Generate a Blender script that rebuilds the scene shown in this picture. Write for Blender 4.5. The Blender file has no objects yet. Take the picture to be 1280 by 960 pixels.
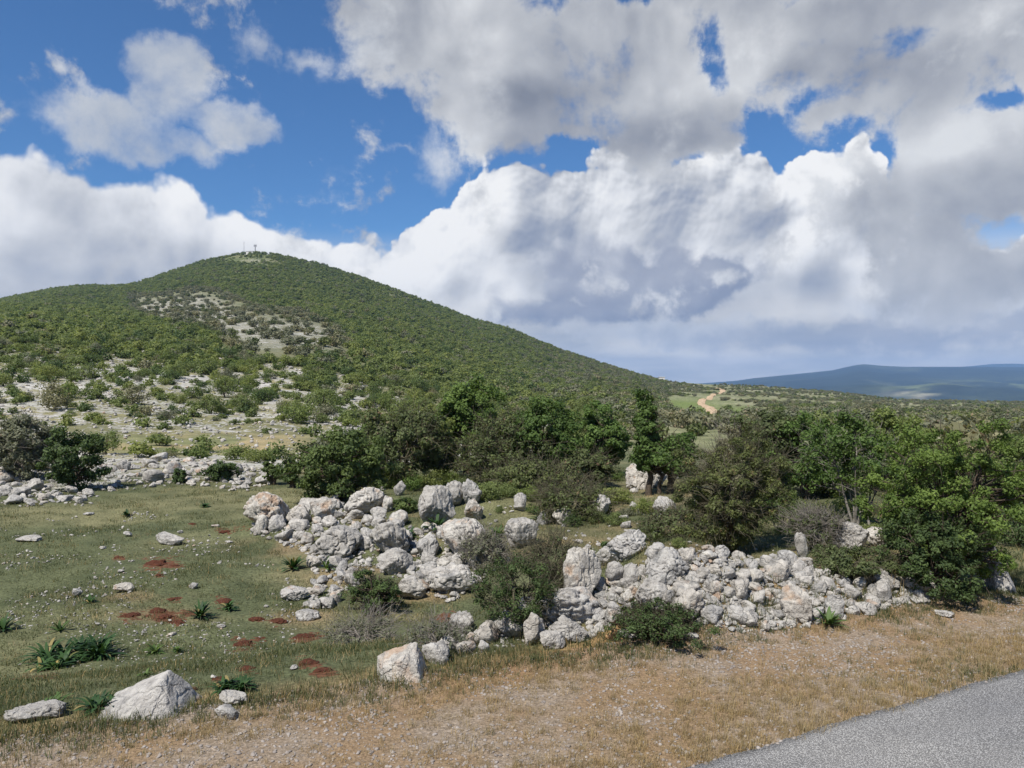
import bpy, math, random
import numpy as np

SEED = 7
rng = np.random.default_rng(SEED)
random.seed(SEED)
sc = bpy.context.scene
COL = sc.collection
F, CX, CY, HC = 961.0, 640.0, 480.0, 1.9          # photograph's focal length and centre in its own pixels, eye height


# ------------------------------------------------------------------ noise
def _hash(ix, iy, iz, seed):
    h = (ix.astype(np.int64) * 374761393 + iy.astype(np.int64) * 668265263 + iz.astype(np.int64) * 2147483647 + seed * 974711) & 0xFFFFFFFF
    h = ((h ^ (h >> 13)) * 1274126177) & 0xFFFFFFFF
    h = ((h ^ (h >> 16)) * 2246822519) & 0xFFFFFFFF
    return ((h ^ (h >> 15)) & 0xFFFF) / 32767.5 - 1.0


def vnoise(x, y, z=None, seed=0):
    """smooth value noise, -1..1"""
    x = np.asarray(x, float); y = np.asarray(y, float)
    ix = np.floor(x); iy = np.floor(y)
    fx = x - ix; fy = y - iy
    sx = fx * fx * fx * (fx * (fx * 6 - 15) + 10); sy = fy * fy * fy * (fy * (fy * 6 - 15) + 10)
    def plane(iz):
        a = _hash(ix, iy, iz, seed); b = _hash(ix + 1, iy, iz, seed)
        c = _hash(ix, iy + 1, iz, seed); d = _hash(ix + 1, iy + 1, iz, seed)
        return (a + (b - a) * sx) * (1 - sy) + (c + (d - c) * sx) * sy
    if z is None:
        return plane(np.zeros_like(ix))
    z = np.asarray(z, float); iz = np.floor(z); fz = z - iz
    sz = fz * fz * fz * (fz * (fz * 6 - 15) + 10)
    return plane(iz) * (1 - sz) + plane(iz + 1) * sz


def fbm(x, y, z=None, oct=4, seed=0, gain=0.5):
    t = 0.0; a = 1.0; n = 0.0
    for i in range(oct):
        k = 2.03 ** i
        t = t + a * vnoise(np.asarray(x) * k + i * 17.3, np.asarray(y) * k - i * 9.1, None if z is None else np.asarray(z) * k + i * 5.7, seed + i)
        n += a; a *= gain
    return t / n


def sstep(a, b, x):
    t = np.clip((np.asarray(x, float) - a) / (b - a), 0, 1)
    return t * t * (3 - 2 * t)


# ------------------------------------------------------------------ terrain
RT = np.array([0.888, 0.460]); RN = np.array([-0.460, 0.888]); RP = np.array([0.89, 3.80])


def road_ds(x, y):
    dx = x - RP[0]; dy = y - RP[1]
    return dx * RN[0] + dy * RN[1], dx * RT[0] + dy * RT[1]


def verge_w(s):
    return np.interp(s, [-8, -3.1, -0.7, 1.7, 5.2, 20], [2.6, 2.2, 1.97, 1.69, 1.33, 1.2])


SKY_X = [-500, -200, 0, 60, 90, 155, 175, 200, 250, 290, 320, 345, 400, 440, 500, 560, 590, 630, 700, 760, 820, 880, 915, 960, 1040, 1120, 1280, 1700]
SKY_Y = [400, 392, 375, 363, 359, 358, 354, 345, 328, 319, 315, 318, 330, 343, 365, 388, 402, 412, 440, 458, 475, 481, 481, 483, 490, 499, 503, 506]
YE_X = [-500, 0, 155, 320, 500, 640, 800, 900, 1700]
YE_Y = [520, 650, 680, 700, 660, 600, 600, 600, 600]
KN = {
    0: [(25, 597), (38, 567), (52, 520), (72, 472), (100, 437), (150, 410), (260, 393), (400, 383), (650, 375)],
    100: [(25, 597), (38, 568), (53, 522), (74, 475), (104, 440), (160, 414), (280, 395), (450, 378), (680, 357)],
    320: [(25, 597), (42, 565), (62, 520), (88, 474), (128, 440), (205, 410), (330, 386), (500, 350), (700, 315)],
    500: [(25, 595), (45, 562), (74, 518), (110, 480), (170, 450), (280, 420), (460, 390), (660, 365)],
    640: [(25, 592), (45, 555), (80, 522), (140, 495), (230, 472), (380, 444), (600, 413)],
    800: [(25, 590), (45, 550), (80, 525), (150, 507), (260, 495), (420, 482), (600, 469)],
    900: [(25, 590), (45, 550), (80, 528), (150, 514), (260, 505), (420, 494), (600, 481)],
    1100: [(25, 590), (45, 550), (80, 532), (150, 520), (260, 512), (420, 505), (600, 497)],
    1280: [(25, 585), (45, 555), (80, 535), (150, 522), (260, 514), (420, 509), (600, 503)],
}
TG = np.linspace(0, 1, 41)
KX = sorted(KN)
GT = []
for kx in KX:
    ye = np.interp(kx, YE_X, YE_Y); sk = np.interp(kx, SKY_X, SKY_Y)
    yy = np.array([k[0] for k in KN[kx]], float); pp = np.array([k[1] for k in KN[kx]], float)
    t = np.log(yy / 25) / np.log(ye / 25)
    g = np.interp(TG, t, (pp - sk) / (pp[0] - sk))
    gs = g.copy()
    for _ in range(6):
        gs[1:-1] = 0.25 * gs[:-2] + 0.5 * gs[1:-1] + 0.25 * gs[2:]
    GT.append(gs)
GT = np.array(GT)
BASE25 = np.array([KN[k][0][1] for k in KX], float)
BUMPS = []                                           # (x0,y0,x1,y1,height,width) low berms under the stone heaps


def h_near(x, y):
    d, s = road_ds(x, y)
    w = verge_w(s)
    e = d - w
    u = x / np.maximum(np.hypot(x, y), 0.5)
    drop = 0.95 - 0.62 * sstep(-0.12, 0.40, u)
    z = np.where(d < 0, 0.0, -0.05 * np.clip(d, 0, 1.6) / 1.6)
    z = z - 0.006 - drop * sstep(-0.2, 4.4, e) - 0.012 * np.clip(e - 3, 0, 30)
    z = z + sstep(0.1, 1.5, d) * 0.022 * fbm(x * 1.9, y * 1.9, oct=3, seed=3)
    z = z + sstep(0.3, 4, e) * 0.10 * fbm(x * 0.35, y * 0.35, oct=3, seed=5)
    for (x0, y0, x1, y1, hh, ww) in BUMPS:
        ax, ay = x1 - x0, y1 - y0
        tt = np.clip(((x - x0) * ax + (y - y0) * ay) / (ax * ax + ay * ay + 1e-9), 0, 1)
        dd = np.hypot(x - x0 - tt * ax, y - y0 - tt * ay)
        z = z + hh * np.exp(-(dd / ww) ** 2)
    return z


def h_far(x, y):
    Y = np.maximum(y, 1.0)
    px = np.clip(CX + F * x / Y, -500, 1700)
    ye = np.interp(px, YE_X, YE_Y); sk = np.interp(px, SKY_X, SKY_Y)
    t = np.log(np.maximum(Y, 25) / 25) / np.log(ye / 25)
    tc = np.clip(t, 0, 1)
    pk = np.clip(px, KX[0], KX[-1])
    i = np.clip(np.searchsorted(KX, pk, side='right') - 1, 0, len(KX) - 2)
    kx = np.array(KX, float)
    a = (pk - kx[i]) / (kx[i + 1] - kx[i]); a = a * a * (3 - 2 * a)
    tt = tc * (len(TG) - 1); j = np.clip(tt.astype(int), 0, len(TG) - 2); b = tt - j
    def col(q):
        return GT[q, j] * (1 - b) + GT[q, j + 1] * b
    g = col(i) * (1 - a) + col(i + 1) * a
    base = BASE25[i] * (1 - a) + BASE25[i + 1] * a
    py = sk + g * (base - sk)
    Yc = np.minimum(Y, ye)
    z = HC - (py - CY) / F * np.where(Y < 25, 25, Yc)
    over = np.maximum(Y - ye, 0)
    z = z - over * 0.16 - 0.0004 * np.minimum(over, 400) ** 2
    amp = 0.25 * sstep(25, 60, Y) + 0.5 * sstep(90, 300, Y)
    z = z + amp * fbm(x / 7.0, y / 7.0, oct=3, seed=11) + 2.2 * sstep(80, 350, Y) * fbm(x / 55.0, y / 55.0, oct=3, seed=13) * (1 - sstep(0.9, 1.0, t) * 0.7)
    return np.maximum(z, -130)


def H(x, y):
    x = np.asarray(x, float); y = np.asarray(y, float)
    n = h_near(x, y)
    k = sstep(17, 27, y)
    return n * (1 - k) + h_far(x, y) * k


TS = np.exp(np.linspace(math.log(2.2), math.log(1400), 900))


def at_many(px, py):
    """pixels of the photograph -> points of the ground seen there"""
    px = np.atleast_1d(np.asarray(px, float)); py = np.atleast_1d(np.asarray(py, float))
    u = (px - CX) / F; v = (CY - py) / F
    best = np.full(len(px), np.nan)
    for s in range(0, len(px), 400):
        uu = u[s:s + 400, None]; vv = v[s:s + 400, None]
        Y = TS[None, :] + 0 * uu
        df = HC + vv * Y - H(uu * Y, Y)
        neg = df < 0
        k = np.argmax(neg, axis=1); has = neg.any(axis=1)
        k = np.maximum(k, 1)
        r = np.arange(len(k))
        d0 = df[r, k - 1]; d1 = df[r, k]
        tt = d0 / (d0 - d1 + 1e-12)
        best[s:s + 400] = np.where(has, TS[k - 1] + (TS[k] - TS[k - 1]) * tt, np.nan)
    x = u * best
    return x, best, H(np.nan_to_num(x), np.nan_to_num(best, nan=50.0))


def at(px, py):
    x, y, z = at_many([px], [py])
    return float(x[0]), float(y[0]), float(z[0])


def berm(p0, p1, hh, ww, back):
    a = at(*p0); b = at(*p1)
    BUMPS_NEW.append((a[0], a[1] + back, b[0], b[1] + back, hh, ww))


BUMPS_NEW = []
berm((670, 792), (870, 790), 0.34, 0.55, 0.55)
berm((870, 790), (1150, 762), 0.30, 0.60, 0.62)
berm((760, 740), (980, 735), 0.16, 0.7, 0.4)
berm((345, 668), (500, 690), 0.24, 0.9, 0.5)
berm((500, 690), (640, 690), 0.30, 0.9, 0.5)
berm((420, 735), (560, 745), 0.18, 0.6, 0.4)
berm((480, 640), (620, 650), 0.35, 1.2, 0.8)
BUMPS = BUMPS_NEW


# ------------------------------------------------------------------ mesh helpers
def mesh_np(name, V, Fq, mats=(), smooth=False, attrs=None, mat_idx=None):
    """V (n,3); Fq (m,3|4) int or list of such arrays"""
    if not isinstance(Fq, (list, tuple)):
        Fq = [Fq]
    Fq = [np.asarray(f, np.int32) for f in Fq if len(f)]
    me = bpy.data.meshes.new(name)
    V = np.asarray(V, np.float32)
    me.vertices.add(len(V)); me.vertices.foreach_set('co', V.ravel())
    loops = np.concatenate([f.ravel() for f in Fq]); tot = np.concatenate([np.full(len(f), f.shape[1], np.int32) for f in Fq])
    start = np.concatenate([[0], np.cumsum(tot)[:-1]]).astype(np.int32)
    me.loops.add(len(loops)); me.loops.foreach_set('vertex_index', loops)
    me.polygons.add(len(tot)); me.polygons.foreach_set('loop_start', start); me.polygons.foreach_set('loop_total', tot)
    me.polygons.foreach_set('use_smooth', np.full(len(tot), bool(smooth)))
    for m in mats:
        me.materials.append(m)
    if mat_idx is not None:
        me.polygons.foreach_set('material_index', np.asarray(mat_idx, np.int32))
    for an, (typ, dom, dat) in (attrs or {}).items():
        at_ = me.attributes.new(an, typ, dom)
        key = {'FLOAT': 'value', 'INT': 'value', 'FLOAT_VECTOR': 'vector', 'FLOAT_COLOR': 'color'}[typ]
        at_.data.foreach_set(key, np.asarray(dat, np.int32 if typ == 'INT' else np.float32).ravel())
    me.update(calc_edges=True)
    return me


def obj(name, me, parent=None, loc=(0, 0, 0)):
    o = bpy.data.objects.new(name, me); COL.objects.link(o)
    o.location = loc
    if parent is not None:
        o.parent = parent
    return o


def tag(o, label=None, cat=None, group=None, kind=None):
    if label: o['label'] = label
    if cat: o['category'] = cat
    if group: o['group'] = group
    if kind: o['kind'] = kind
    return o


def thing(name, label, cat, loc, group=None):
    return tag(obj(name, None, None, loc), label, cat, group)


_ico = {}


def ico(n):
    if n not in _ico:
        import bmesh
        bm = bmesh.new(); bmesh.ops.create_icosphere(bm, subdivisions=n, radius=1)
        V = np.array([v.co[:] for v in bm.verts]); T = np.array([[v.index for v in f.verts] for f in bm.faces])
        bm.free(); V /= np.linalg.norm(V, axis=1)[:, None]
        _ico[n] = (V, T)
    return _ico[n]


def tubes(P, R, sides=5):
    """P (n,K,3) polylines, R (n,K) radii -> V,F"""
    P = np.asarray(P, float); R = np.asarray(R, float)
    n, K, _ = P.shape
    T = np.gradient(P, axis=1); T /= np.linalg.norm(T, axis=2)[:, :, None] + 1e-9
    up = np.where(np.abs(T[:, :, 2:3]) > 0.9, np.array([1., 0, 0]), np.array([0, 0, 1.]))
    A = np.cross(T, up); A /= np.linalg.norm(A, axis=2)[:, :, None] + 1e-9
    B = np.cross(T, A)
    ang = np.arange(sides) / sides * 2 * math.pi
    V = P[:, :, None, :] + R[:, :, None, None] * (A[:, :, None, :] * np.cos(ang)[None, None, :, None] + B[:, :, None, :] * np.sin(ang)[None, None, :, None])
    idx = np.arange(n * K * sides).reshape(n, K, sides)
    a = idx[:, :-1, :]; b = np.roll(idx, -1, axis=2)[:, :-1, :]; c = np.roll(idx, -1, axis=2)[:, 1:, :]; d = idx[:, 1:, :]
    return V.reshape(-1, 3), np.stack([a, b, c, d], -1).reshape(-1, 4)


# ------------------------------------------------------------------ node helper
class NT:
    def __init__(self, tree):
        self.t = tree; self.n = tree.nodes; self.l = tree.links; tree.nodes.clear()
    def put(self, sock, v):
        if isinstance(v, bpy.types.NodeSocket): self.l.new(v, sock)
        elif v is not None:
            if isinstance(v, (tuple, list)) and len(v) == 3 and sock.type == 'RGBA': v = (*v, 1)
            sock.default_value = v
    def node(self, typ, **kw):
        nd = self.n.new(typ)
        for k, v in kw.items(): setattr(nd, k, v)
        return nd
    def m(self, op, a, b=None, c=None, clamp=False):
        nd = self.node('ShaderNodeMath', operation=op, use_clamp=clamp)
        for i, v in enumerate((a, b, c)):
            if v is not None: self.put(nd.inputs[i], v)
        return nd.outputs[0]
    def v(self, op, a, b=None, scale=None):
        nd = self.node('ShaderNodeVectorMath', operation=op)
        self.put(nd.inputs[0], a)
        if b is not None: self.put(nd.inputs[1], b)
        if scale is not None: self.put(nd.inputs['Scale'], scale)
        return nd.outputs['Value' if op in ('LENGTH', 'DOT_PRODUCT', 'DISTANCE') else 'Vector']
    def sm(self, x, a, b, lo=0.0, hi=1.0, kind='SMOOTHSTEP'):
        nd = self.node('ShaderNodeMapRange', interpolation_type=kind)
        for k, q in zip(('Value', 'From Min', 'From Max', 'To Min', 'To Max'), (x, a, b, lo, hi)): self.put(nd.inputs[k], q)
        return nd.outputs[0]
    def noise(self, vec, scale, detail=4, rough=0.5, dims='3D', color=False, dist=0.0, lac=2.0):
        nd = self.node('ShaderNodeTexNoise', noise_dimensions=dims)
        self.put(nd.inputs['Vector'], vec); self.put(nd.inputs['Scale'], scale)
        nd.inputs['Detail'].default_value = detail; nd.inputs['Roughness'].default_value = rough; nd.inputs['Distortion'].default_value = dist; nd.inputs['Lacunarity'].default_value = lac
        return nd.outputs['Color' if color else 'Fac']
    def voro(self, vec, scale, detail=0.0, rough=0.5, feature='F1', dims='3D', out='Distance', rand=1.0, smooth=None):
        nd = self.node('ShaderNodeTexVoronoi', feature=feature, voronoi_dimensions=dims)
        self.put(nd.inputs['Vector'], vec); self.put(nd.inputs['Scale'], scale)
        if 'Detail' in nd.inputs: nd.inputs['Detail'].default_value = detail; nd.inputs['Roughness'].default_value = rough
        if smooth is not None: nd.inputs['Smoothness'].default_value = smooth
        nd.inputs['Randomness'].default_value = rand
        return nd.outputs[out]
    def mix(self, fac, a, b, blend='MIX'):
        nd = self.node('ShaderNodeMix', data_type='RGBA', blend_type=blend)
        self.put(nd.inputs[0], fac); self.put(nd.inputs[6], a); self.put(nd.inputs[7], b)
        return nd.outputs[2]
    def ramp(self, fac, stops, interp='LINEAR'):
        nd = self.node('ShaderNodeValToRGB'); cr = nd.color_ramp; cr.interpolation = interp
        while len(cr.elements) < len(stops): cr.elements.new(0.5)
        for e, (p, c) in zip(cr.elements, sorted(stops, key=lambda q: q[0])):
            e.position = p; e.color = (*c, 1) if isinstance(c, (tuple, list)) else (c, c, c, 1)
        self.put(nd.inputs[0], fac)
        return nd.outputs[0]
    def attr(self, name, out='Fac'):
        nd = self.node('ShaderNodeAttribute', attribute_name=name)
        return nd.outputs[out]
    def coord(self, out='Object'):
        return self.node('ShaderNodeTexCoord').outputs[out]
    def pos(self):
        return self.node('ShaderNodeNewGeometry').outputs['Position']
    def bump(self, h, strength=0.5, dist=0.02):
        nd = self.node('ShaderNodeBump'); nd.inputs['Strength'].default_value = strength; nd.inputs['Distance'].default_value = dist
        self.put(nd.inputs['Height'], h); return nd.outputs[0]
    def principled(self, color, rough=0.9, normal=None, spec=0.3):
        nd = self.node('ShaderNodeBsdfPrincipled')
        self.put(nd.inputs['Base Color'], color); self.put(nd.inputs['Roughness'], rough); nd.inputs['Specular IOR Level'].default_value = spec
        if normal is not None: self.put(nd.inputs['Normal'], normal)
        return nd.outputs[0]
    def out(self, sh, kind='ShaderNodeOutputMaterial', slot=0):
        nd = self.node(kind); self.put(nd.inputs[slot], sh)


def material(name):
    m = bpy.data.materials.new(name); m.use_nodes = True
    return m, NT(m.node_tree)


# ------------------------------------------------------------------ materials
def mat_ground():
    m, t = material('ground_cover')
    p = t.pos(); alb = t.attr('alb', 'Color'); rocky = t.attr('rocky'); soil = t.attr('soil')
    big = t.noise(p, 0.9, 5, 0.6); fine = t.noise(p, 26, 3, 0.6); far = t.noise(p, 0.11, 6, 0.62)
    c = t.mix(1.0, alb, t.ramp(big, [(0.3, (0.62, 0.66, 0.6)), (0.7, (1.3, 1.25, 1.2))]), 'MULTIPLY')
    c = t.mix(1.0, c, t.ramp(fine, [(0.28, (0.45, 0.45, 0.45)), (0.7, (1.5, 1.5, 1.45))]), 'MULTIPLY')
    sp = t.sm(t.m('ADD', t.m('MULTIPLY', t.noise(p, 1.7, 4, 0.6), 0.6), t.m('MULTIPLY', t.noise(p, 14, 2, 0.5), 0.4)), t.m('SUBTRACT', 0.72, t.m('MULTIPLY', soil, 0.29)), t.m('SUBTRACT', 0.76, t.m('MULTIPLY', soil, 0.29)))
    c = t.mix(t.m('MULTIPLY', sp, t.sm(soil, 0.0, 0.2)), c, t.ramp(fine, [(0.3, (0.07, 0.030, 0.017)), (0.7, (0.17, 0.078, 0.042))]))
    rn = t.m('ADD', t.m('MULTIPLY', t.noise(p, 0.42, 6, 0.65), 0.5), t.m('MULTIPLY', t.noise(p, 2.6, 5, 0.65), 0.5))
    rk = t.sm(rn, t.m('SUBTRACT', 0.78, t.m('MULTIPLY', rocky, 0.42)), t.m('SUBTRACT', 0.82, t.m('MULTIPLY', rocky, 0.42)))
    rc = t.ramp(t.noise(p, 2.3, 5, 0.65), [(0.3, (0.20, 0.185, 0.16)), (0.5, (0.40, 0.38, 0.34)), (0.72, (0.56, 0.54, 0.49))])
    c = t.mix(rk, c, rc)
    c = t.mix(t.m('MULTIPLY', t.sm(far, 0.35, 0.7), 0.35), c, t.mix(1.0, c, (0.6, 0.66, 0.55), 'MULTIPLY'))
    hgt = t.m('ADD', t.m('MULTIPLY', fine, 0.5), t.m('MULTIPLY', rk, 0.8))
    t.out(t.principled(c, 0.95, t.bump(hgt, 0.7, 0.03), 0.1)); return m


def mat_verge():
    m, t = material('gravel_verge')
    p = t.pos(); alb = t.attr('alb', 'Color')
    grit = t.voro(p, 46, 0.0, out='Color'); dist = t.voro(p, 46, 0.0)
    g2 = t.noise(p, 120, 2, 0.6); patch = t.noise(p, 1.6, 5, 0.6)
    stone = t.mix(t.node_sep(grit) if False else t.m('MULTIPLY', t.v('DOT_PRODUCT', grit, (0.33, 0.33, 0.33)), 1.0), (0.10, 0.085, 0.073), (0.36, 0.315, 0.275))
    soil = t.ramp(g2, [(0.3, (0.13, 0.082, 0.048)), (0.7, (0.29, 0.20, 0.125))])
    c = t.mix(t.sm(patch, 0.40, 0.62), soil, stone)
    c = t.mix(1.0, t.mix(0.42, c, alb), t.ramp(t.noise(p, 55, 4, 0.7), [(0.32, (0.55, 0.53, 0.5)), (0.68, (1.35, 1.33, 1.3))]), 'MULTIPLY')
    t.out(t.principled(c, 0.95, t.bump(t.m('ADD', dist, t.m('MULTIPLY', g2, 0.8)), 0.6, 0.008), 0.1)); return m


def mat_road():
    m, t = material('worn_asphalt')
    p = t.pos()
    cell = t.v('DOT_PRODUCT', t.voro(p, 135, 0.0, out='Color'), (0.33, 0.33, 0.33)); dist = t.voro(p, 135)
    big = t.noise(p, 0.8, 4, 0.6); fine = t.noise(p, 230, 2, 0.7)
    c = t.ramp(cell, [(0.2, (0.23, 0.223, 0.207)), (0.5, (0.36, 0.351, 0.328)), (0.8, (0.50, 0.49, 0.457))])
    c = t.mix(t.sm(dist, 0.35, 0.62), c, (0.15, 0.147, 0.138))
    c = t.mix(1.0, c, t.ramp(big, [(0.3, (0.86, 0.86, 0.88)), (0.7, (1.12, 1.1, 1.08))]), 'MULTIPLY')
    c = t.mix(1.0, c, t.ramp(fine, [(0.3, (0.8, 0.8, 0.8)), (0.7, (1.2, 1.2, 1.2))]), 'MULTIPLY')
    t.out(t.principled(c, 0.85, t.bump(t.m('SUBTRACT', 1.0, dist), 0.8, 0.008), 0.3)); return m


def mat_rock(name, warm=0.3, grey=0.5):
    m, t = material(name)
    rnd = t.node('ShaderNodeObjectInfo').outputs['Random']
    p0 = t.pos()
    off = t.node('ShaderNodeCombineXYZ'); t.put(off.inputs[0], t.m('MULTIPLY', rnd, 37.0)); t.put(off.inputs[1], t.m('MULTIPLY', rnd, 91.0))
    p = t.v('ADD', p0, off.outputs[0])
    n1 = t.noise(p, 2.6, 6, 0.62); n2 = t.noise(p, 11, 6, 0.7); n3 = t.noise(p, 55, 4, 0.7)
    flut = t.noise(t.v('MULTIPLY', p, (1.0, 1.0, 0.28)), 13, 4, 0.65)
    c = t.ramp(n2, [(0.30, (0.20, 0.19, 0.17)), (0.45, (0.40, 0.38, 0.345)), (0.60, (0.50, 0.48, 0.435)), (0.78, (0.60, 0.58, 0.53))])
    lich = t.sm(t.m('ADD', t.m('MULTIPLY', n1, 0.6), t.m('MULTIPLY', flut, 0.4)), 0.50 , 0.60)
    c = t.mix(t.m('MULTIPLY', lich, grey), c, t.ramp(n3, [(0.3, (0.105, 0.105, 0.10)), (0.7, (0.32, 0.315, 0.30))]))
    rust = t.sm(t.m('ADD', t.noise(p, 3.3, 5, 0.6), t.m('MULTIPLY', t.m('SUBTRACT', rnd, 0.5), 0.22)), 0.66 - 0.16 * warm, 0.78 - 0.16 * warm)
    c = t.mix(t.m('MULTIPLY', rust, 0.75), c, t.ramp(n2, [(0.3, (0.26, 0.15, 0.09)), (0.7, (0.50, 0.38, 0.27))]))
    tint = t.ramp(rnd, [(0.0, (0.80, 0.79, 0.78)), (0.35, (1.02, 1.0, 0.98)), (0.62, (0.92, 0.92, 0.93)), (0.8, (1.0, 0.96, 0.91)), (1.0, (1.1, 1.09, 1.07))])
    c = t.mix(1.0, c, tint, 'MULTIPLY')
    crack = t.voro(t.v('ADD', p, t.v('SCALE', t.noise(p, 4, 4, 0.6, color=True), scale=0.25)), 4.0, 2.0, 0.6, feature='DISTANCE_TO_EDGE')
    ck = t.sm(crack, 0.0, 0.035)
    c = t.mix(t.m('MULTIPLY', t.m('SUBTRACT', 1.0, ck), 0.22), c, (0.07, 0.065, 0.06))
    hgt = t.m('ADD', t.m('ADD', t.m('MULTIPLY', n2, 1.0), t.m('MULTIPLY', n3, 0.45)), t.m('ADD', t.m('MULTIPLY', flut, 0.6), t.m('MULTIPLY', ck, 0.25)))
    t.out(t.principled(c, 0.92, t.bump(hgt, 0.9, 0.035), 0.2)); return m


def mat_leaf(name, dark, light, trans=0.3, dry=None):
    m, t = material(name)
    tint = t.attr('tint')
    rnd = t.node('ShaderNodeObjectInfo').outputs['Random']
    mid = tuple(0.5 * (a + b) for a, b in zip(dark, light))
    stops = [(0.0, dark), (0.55, mid), (1.0, light)]
    c = t.ramp(tint, stops)
    if dry: c = t.mix(t.sm(tint, 0.93, 0.97), c, dry)
    c = t.mix(1.0, c, t.ramp(rnd, [(0.0, (0.78, 0.80, 0.78)), (0.5, (1.0, 1.0, 1.0)), (1.0, (1.22, 1.12, 0.95))]), 'MULTIPLY')
    d = t.principled(c, 0.6, None, 0.25)
    tr = t.node('ShaderNodeBsdfTranslucent'); t.put(tr.inputs[0], t.mix(1.0, c, (1.25, 1.3, 0.7), 'MULTIPLY'))
    mx = t.node('ShaderNodeMixShader'); mx.inputs[0].default_value = trans
    t.l.new(d, mx.inputs[1]); t.l.new(tr.outputs[0], mx.inputs[2])
    t.out(mx.outputs[0]); return m


def mat_simple(name, stops, scale, rough=0.9, bump=0.5, dist=0.01, detail=5):
    m, t = material(name)
    p = t.pos(); n = t.noise(p, scale, detail, 0.65)
    t.out(t.principled(t.ramp(n, stops), rough, t.bump(n, bump, dist), 0.15)); return m


def mat_mountain():
    m, t = material('far_scrubland')
    p = t.pos(); alb = t.attr('alb', 'Color')
    n = t.noise(p, 0.006, 6, 0.65); n2 = t.noise(p, 0.03, 4, 0.7)
    c = t.mix(1.0, alb, t.ramp(n, [(0.3, (0.6, 0.62, 0.6)), (0.7, (1.35, 1.3, 1.25))]), 'MULTIPLY')
    c = t.mix(1.0, c, t.ramp(n2, [(0.3, (0.7, 0.7, 0.7)), (0.7, (1.3, 1.3, 1.3))]), 'MULTIPLY')
    t.out(t.principled(c, 1.0, None, 0.0)); return m


M = {}
M['ground'] = mat_ground(); M['verge'] = mat_verge(); M['road'] = mat_road()
M['rock'] = mat_rock('limestone', 0.25, 0.55)
M['rock_white'] = mat_rock('white_limestone', 0.05, 0.5)
M['rock_warm'] = mat_rock('rusty_limestone', 0.6, 0.3)
M['rock_grey'] = mat_rock('grey_limestone', 0.1, 0.85)
M['leaf_green'] = mat_leaf('leaf_bright_green', (0.050, 0.092, 0.021), (0.158, 0.235, 0.060), 0.36)
M['leaf_dark'] = mat_leaf('leaf_dark_green', (0.036, 0.062, 0.021), (0.122, 0.172, 0.054), 0.30)
M['leaf_olive'] = mat_leaf('leaf_olive', (0.050, 0.070, 0.026), (0.155, 0.185, 0.070), 0.32, dry=(0.17, 0.12, 0.07))
M['leaf_grey'] = mat_leaf('leaf_grey_scrub', (0.105, 0.115, 0.068), (0.245, 0.245, 0.160), 0.3, dry=(0.2, 0.16, 0.11))
M['leaf_hill'] = mat_leaf('leaf_hillside', (0.105, 0.140, 0.044), (0.235, 0.275, 0.098), 0.40)
M['leaf_light'] = mat_leaf('leaf_light_green', (0.085, 0.125, 0.032), (0.215, 0.260, 0.080), 0.35)
M['bark'] = mat_simple('bark_brown', [(0.3, (0.035, 0.026, 0.018)), (0.7, (0.12, 0.095, 0.07))], 30)
M['bark_pale'] = mat_simple('bark_pale', [(0.3, (0.11, 0.10, 0.085)), (0.7, (0.27, 0.245, 0.205))], 30)
M['twig'] = mat_simple('twig_dry', [(0.3, (0.062, 0.054, 0.034)), (0.7, (0.15, 0.135, 0.088))], 20)
M['twig_grey'] = mat_simple('twig_grey', [(0.3, (0.12, 0.105, 0.09)), (0.7, (0.29, 0.26, 0.22))], 20)
M['straw'] = mat_leaf('straw', (0.22, 0.155, 0.075), (0.46, 0.365, 0.205), 0.3)
M['blade'] = mat_leaf('grass_blade', (0.064, 0.080, 0.034), (0.158, 0.172, 0.082), 0.32, dry=(0.33, 0.24, 0.11))
M['squill'] = mat_leaf('strap_leaf', (0.020, 0.052, 0.016), (0.058, 0.115, 0.034), 0.2, dry=(0.32, 0.25, 0.10))
M['squill_light'] = mat_leaf('strap_leaf_light', (0.045, 0.085, 0.022), (0.11, 0.17, 0.05), 0.25)
M['pebble'] = mat_rock('gravel_stone', 0.8, 0.95); M['gravel'] = mat_simple('roadside_gravel', [(0.3, (0.16, 0.135, 0.115)), (0.7, (0.36, 0.32, 0.28))], 9, 0.95, 0.3, 0.004)
M['red_soil'] = mat_simple('red_soil', [(0.3, (0.048, 0.018, 0.011)), (0.7, (0.135, 0.050, 0.027))], 38, 1.0, 1.0, 0.03)
M['dirt'] = mat_simple('track_dirt', [(0.3, (0.34, 0.23, 0.13)), (0.7, (0.55, 0.42, 0.28))], 0.6, 1.0, 0.2, 0.05)
M['mountain'] = mat_mountain()
M['metal'] = mat_simple('galvanised_metal', [(0.3, (0.22, 0.22, 0.23)), (0.7, (0.34, 0.34, 0.35))], 4, 0.5, 0.1)
M['plaster'] = mat_simple('white_plaster', [(0.3, (0.55, 0.53, 0.49)), (0.7, (0.75, 0.73, 0.69))], 1.2, 0.9, 0.2)
M['dark'] = mat_simple('dark_opening', [(0.3, (0.02, 0.02, 0.02)), (0.7, (0.04, 0.04, 0.04))], 2)

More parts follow.
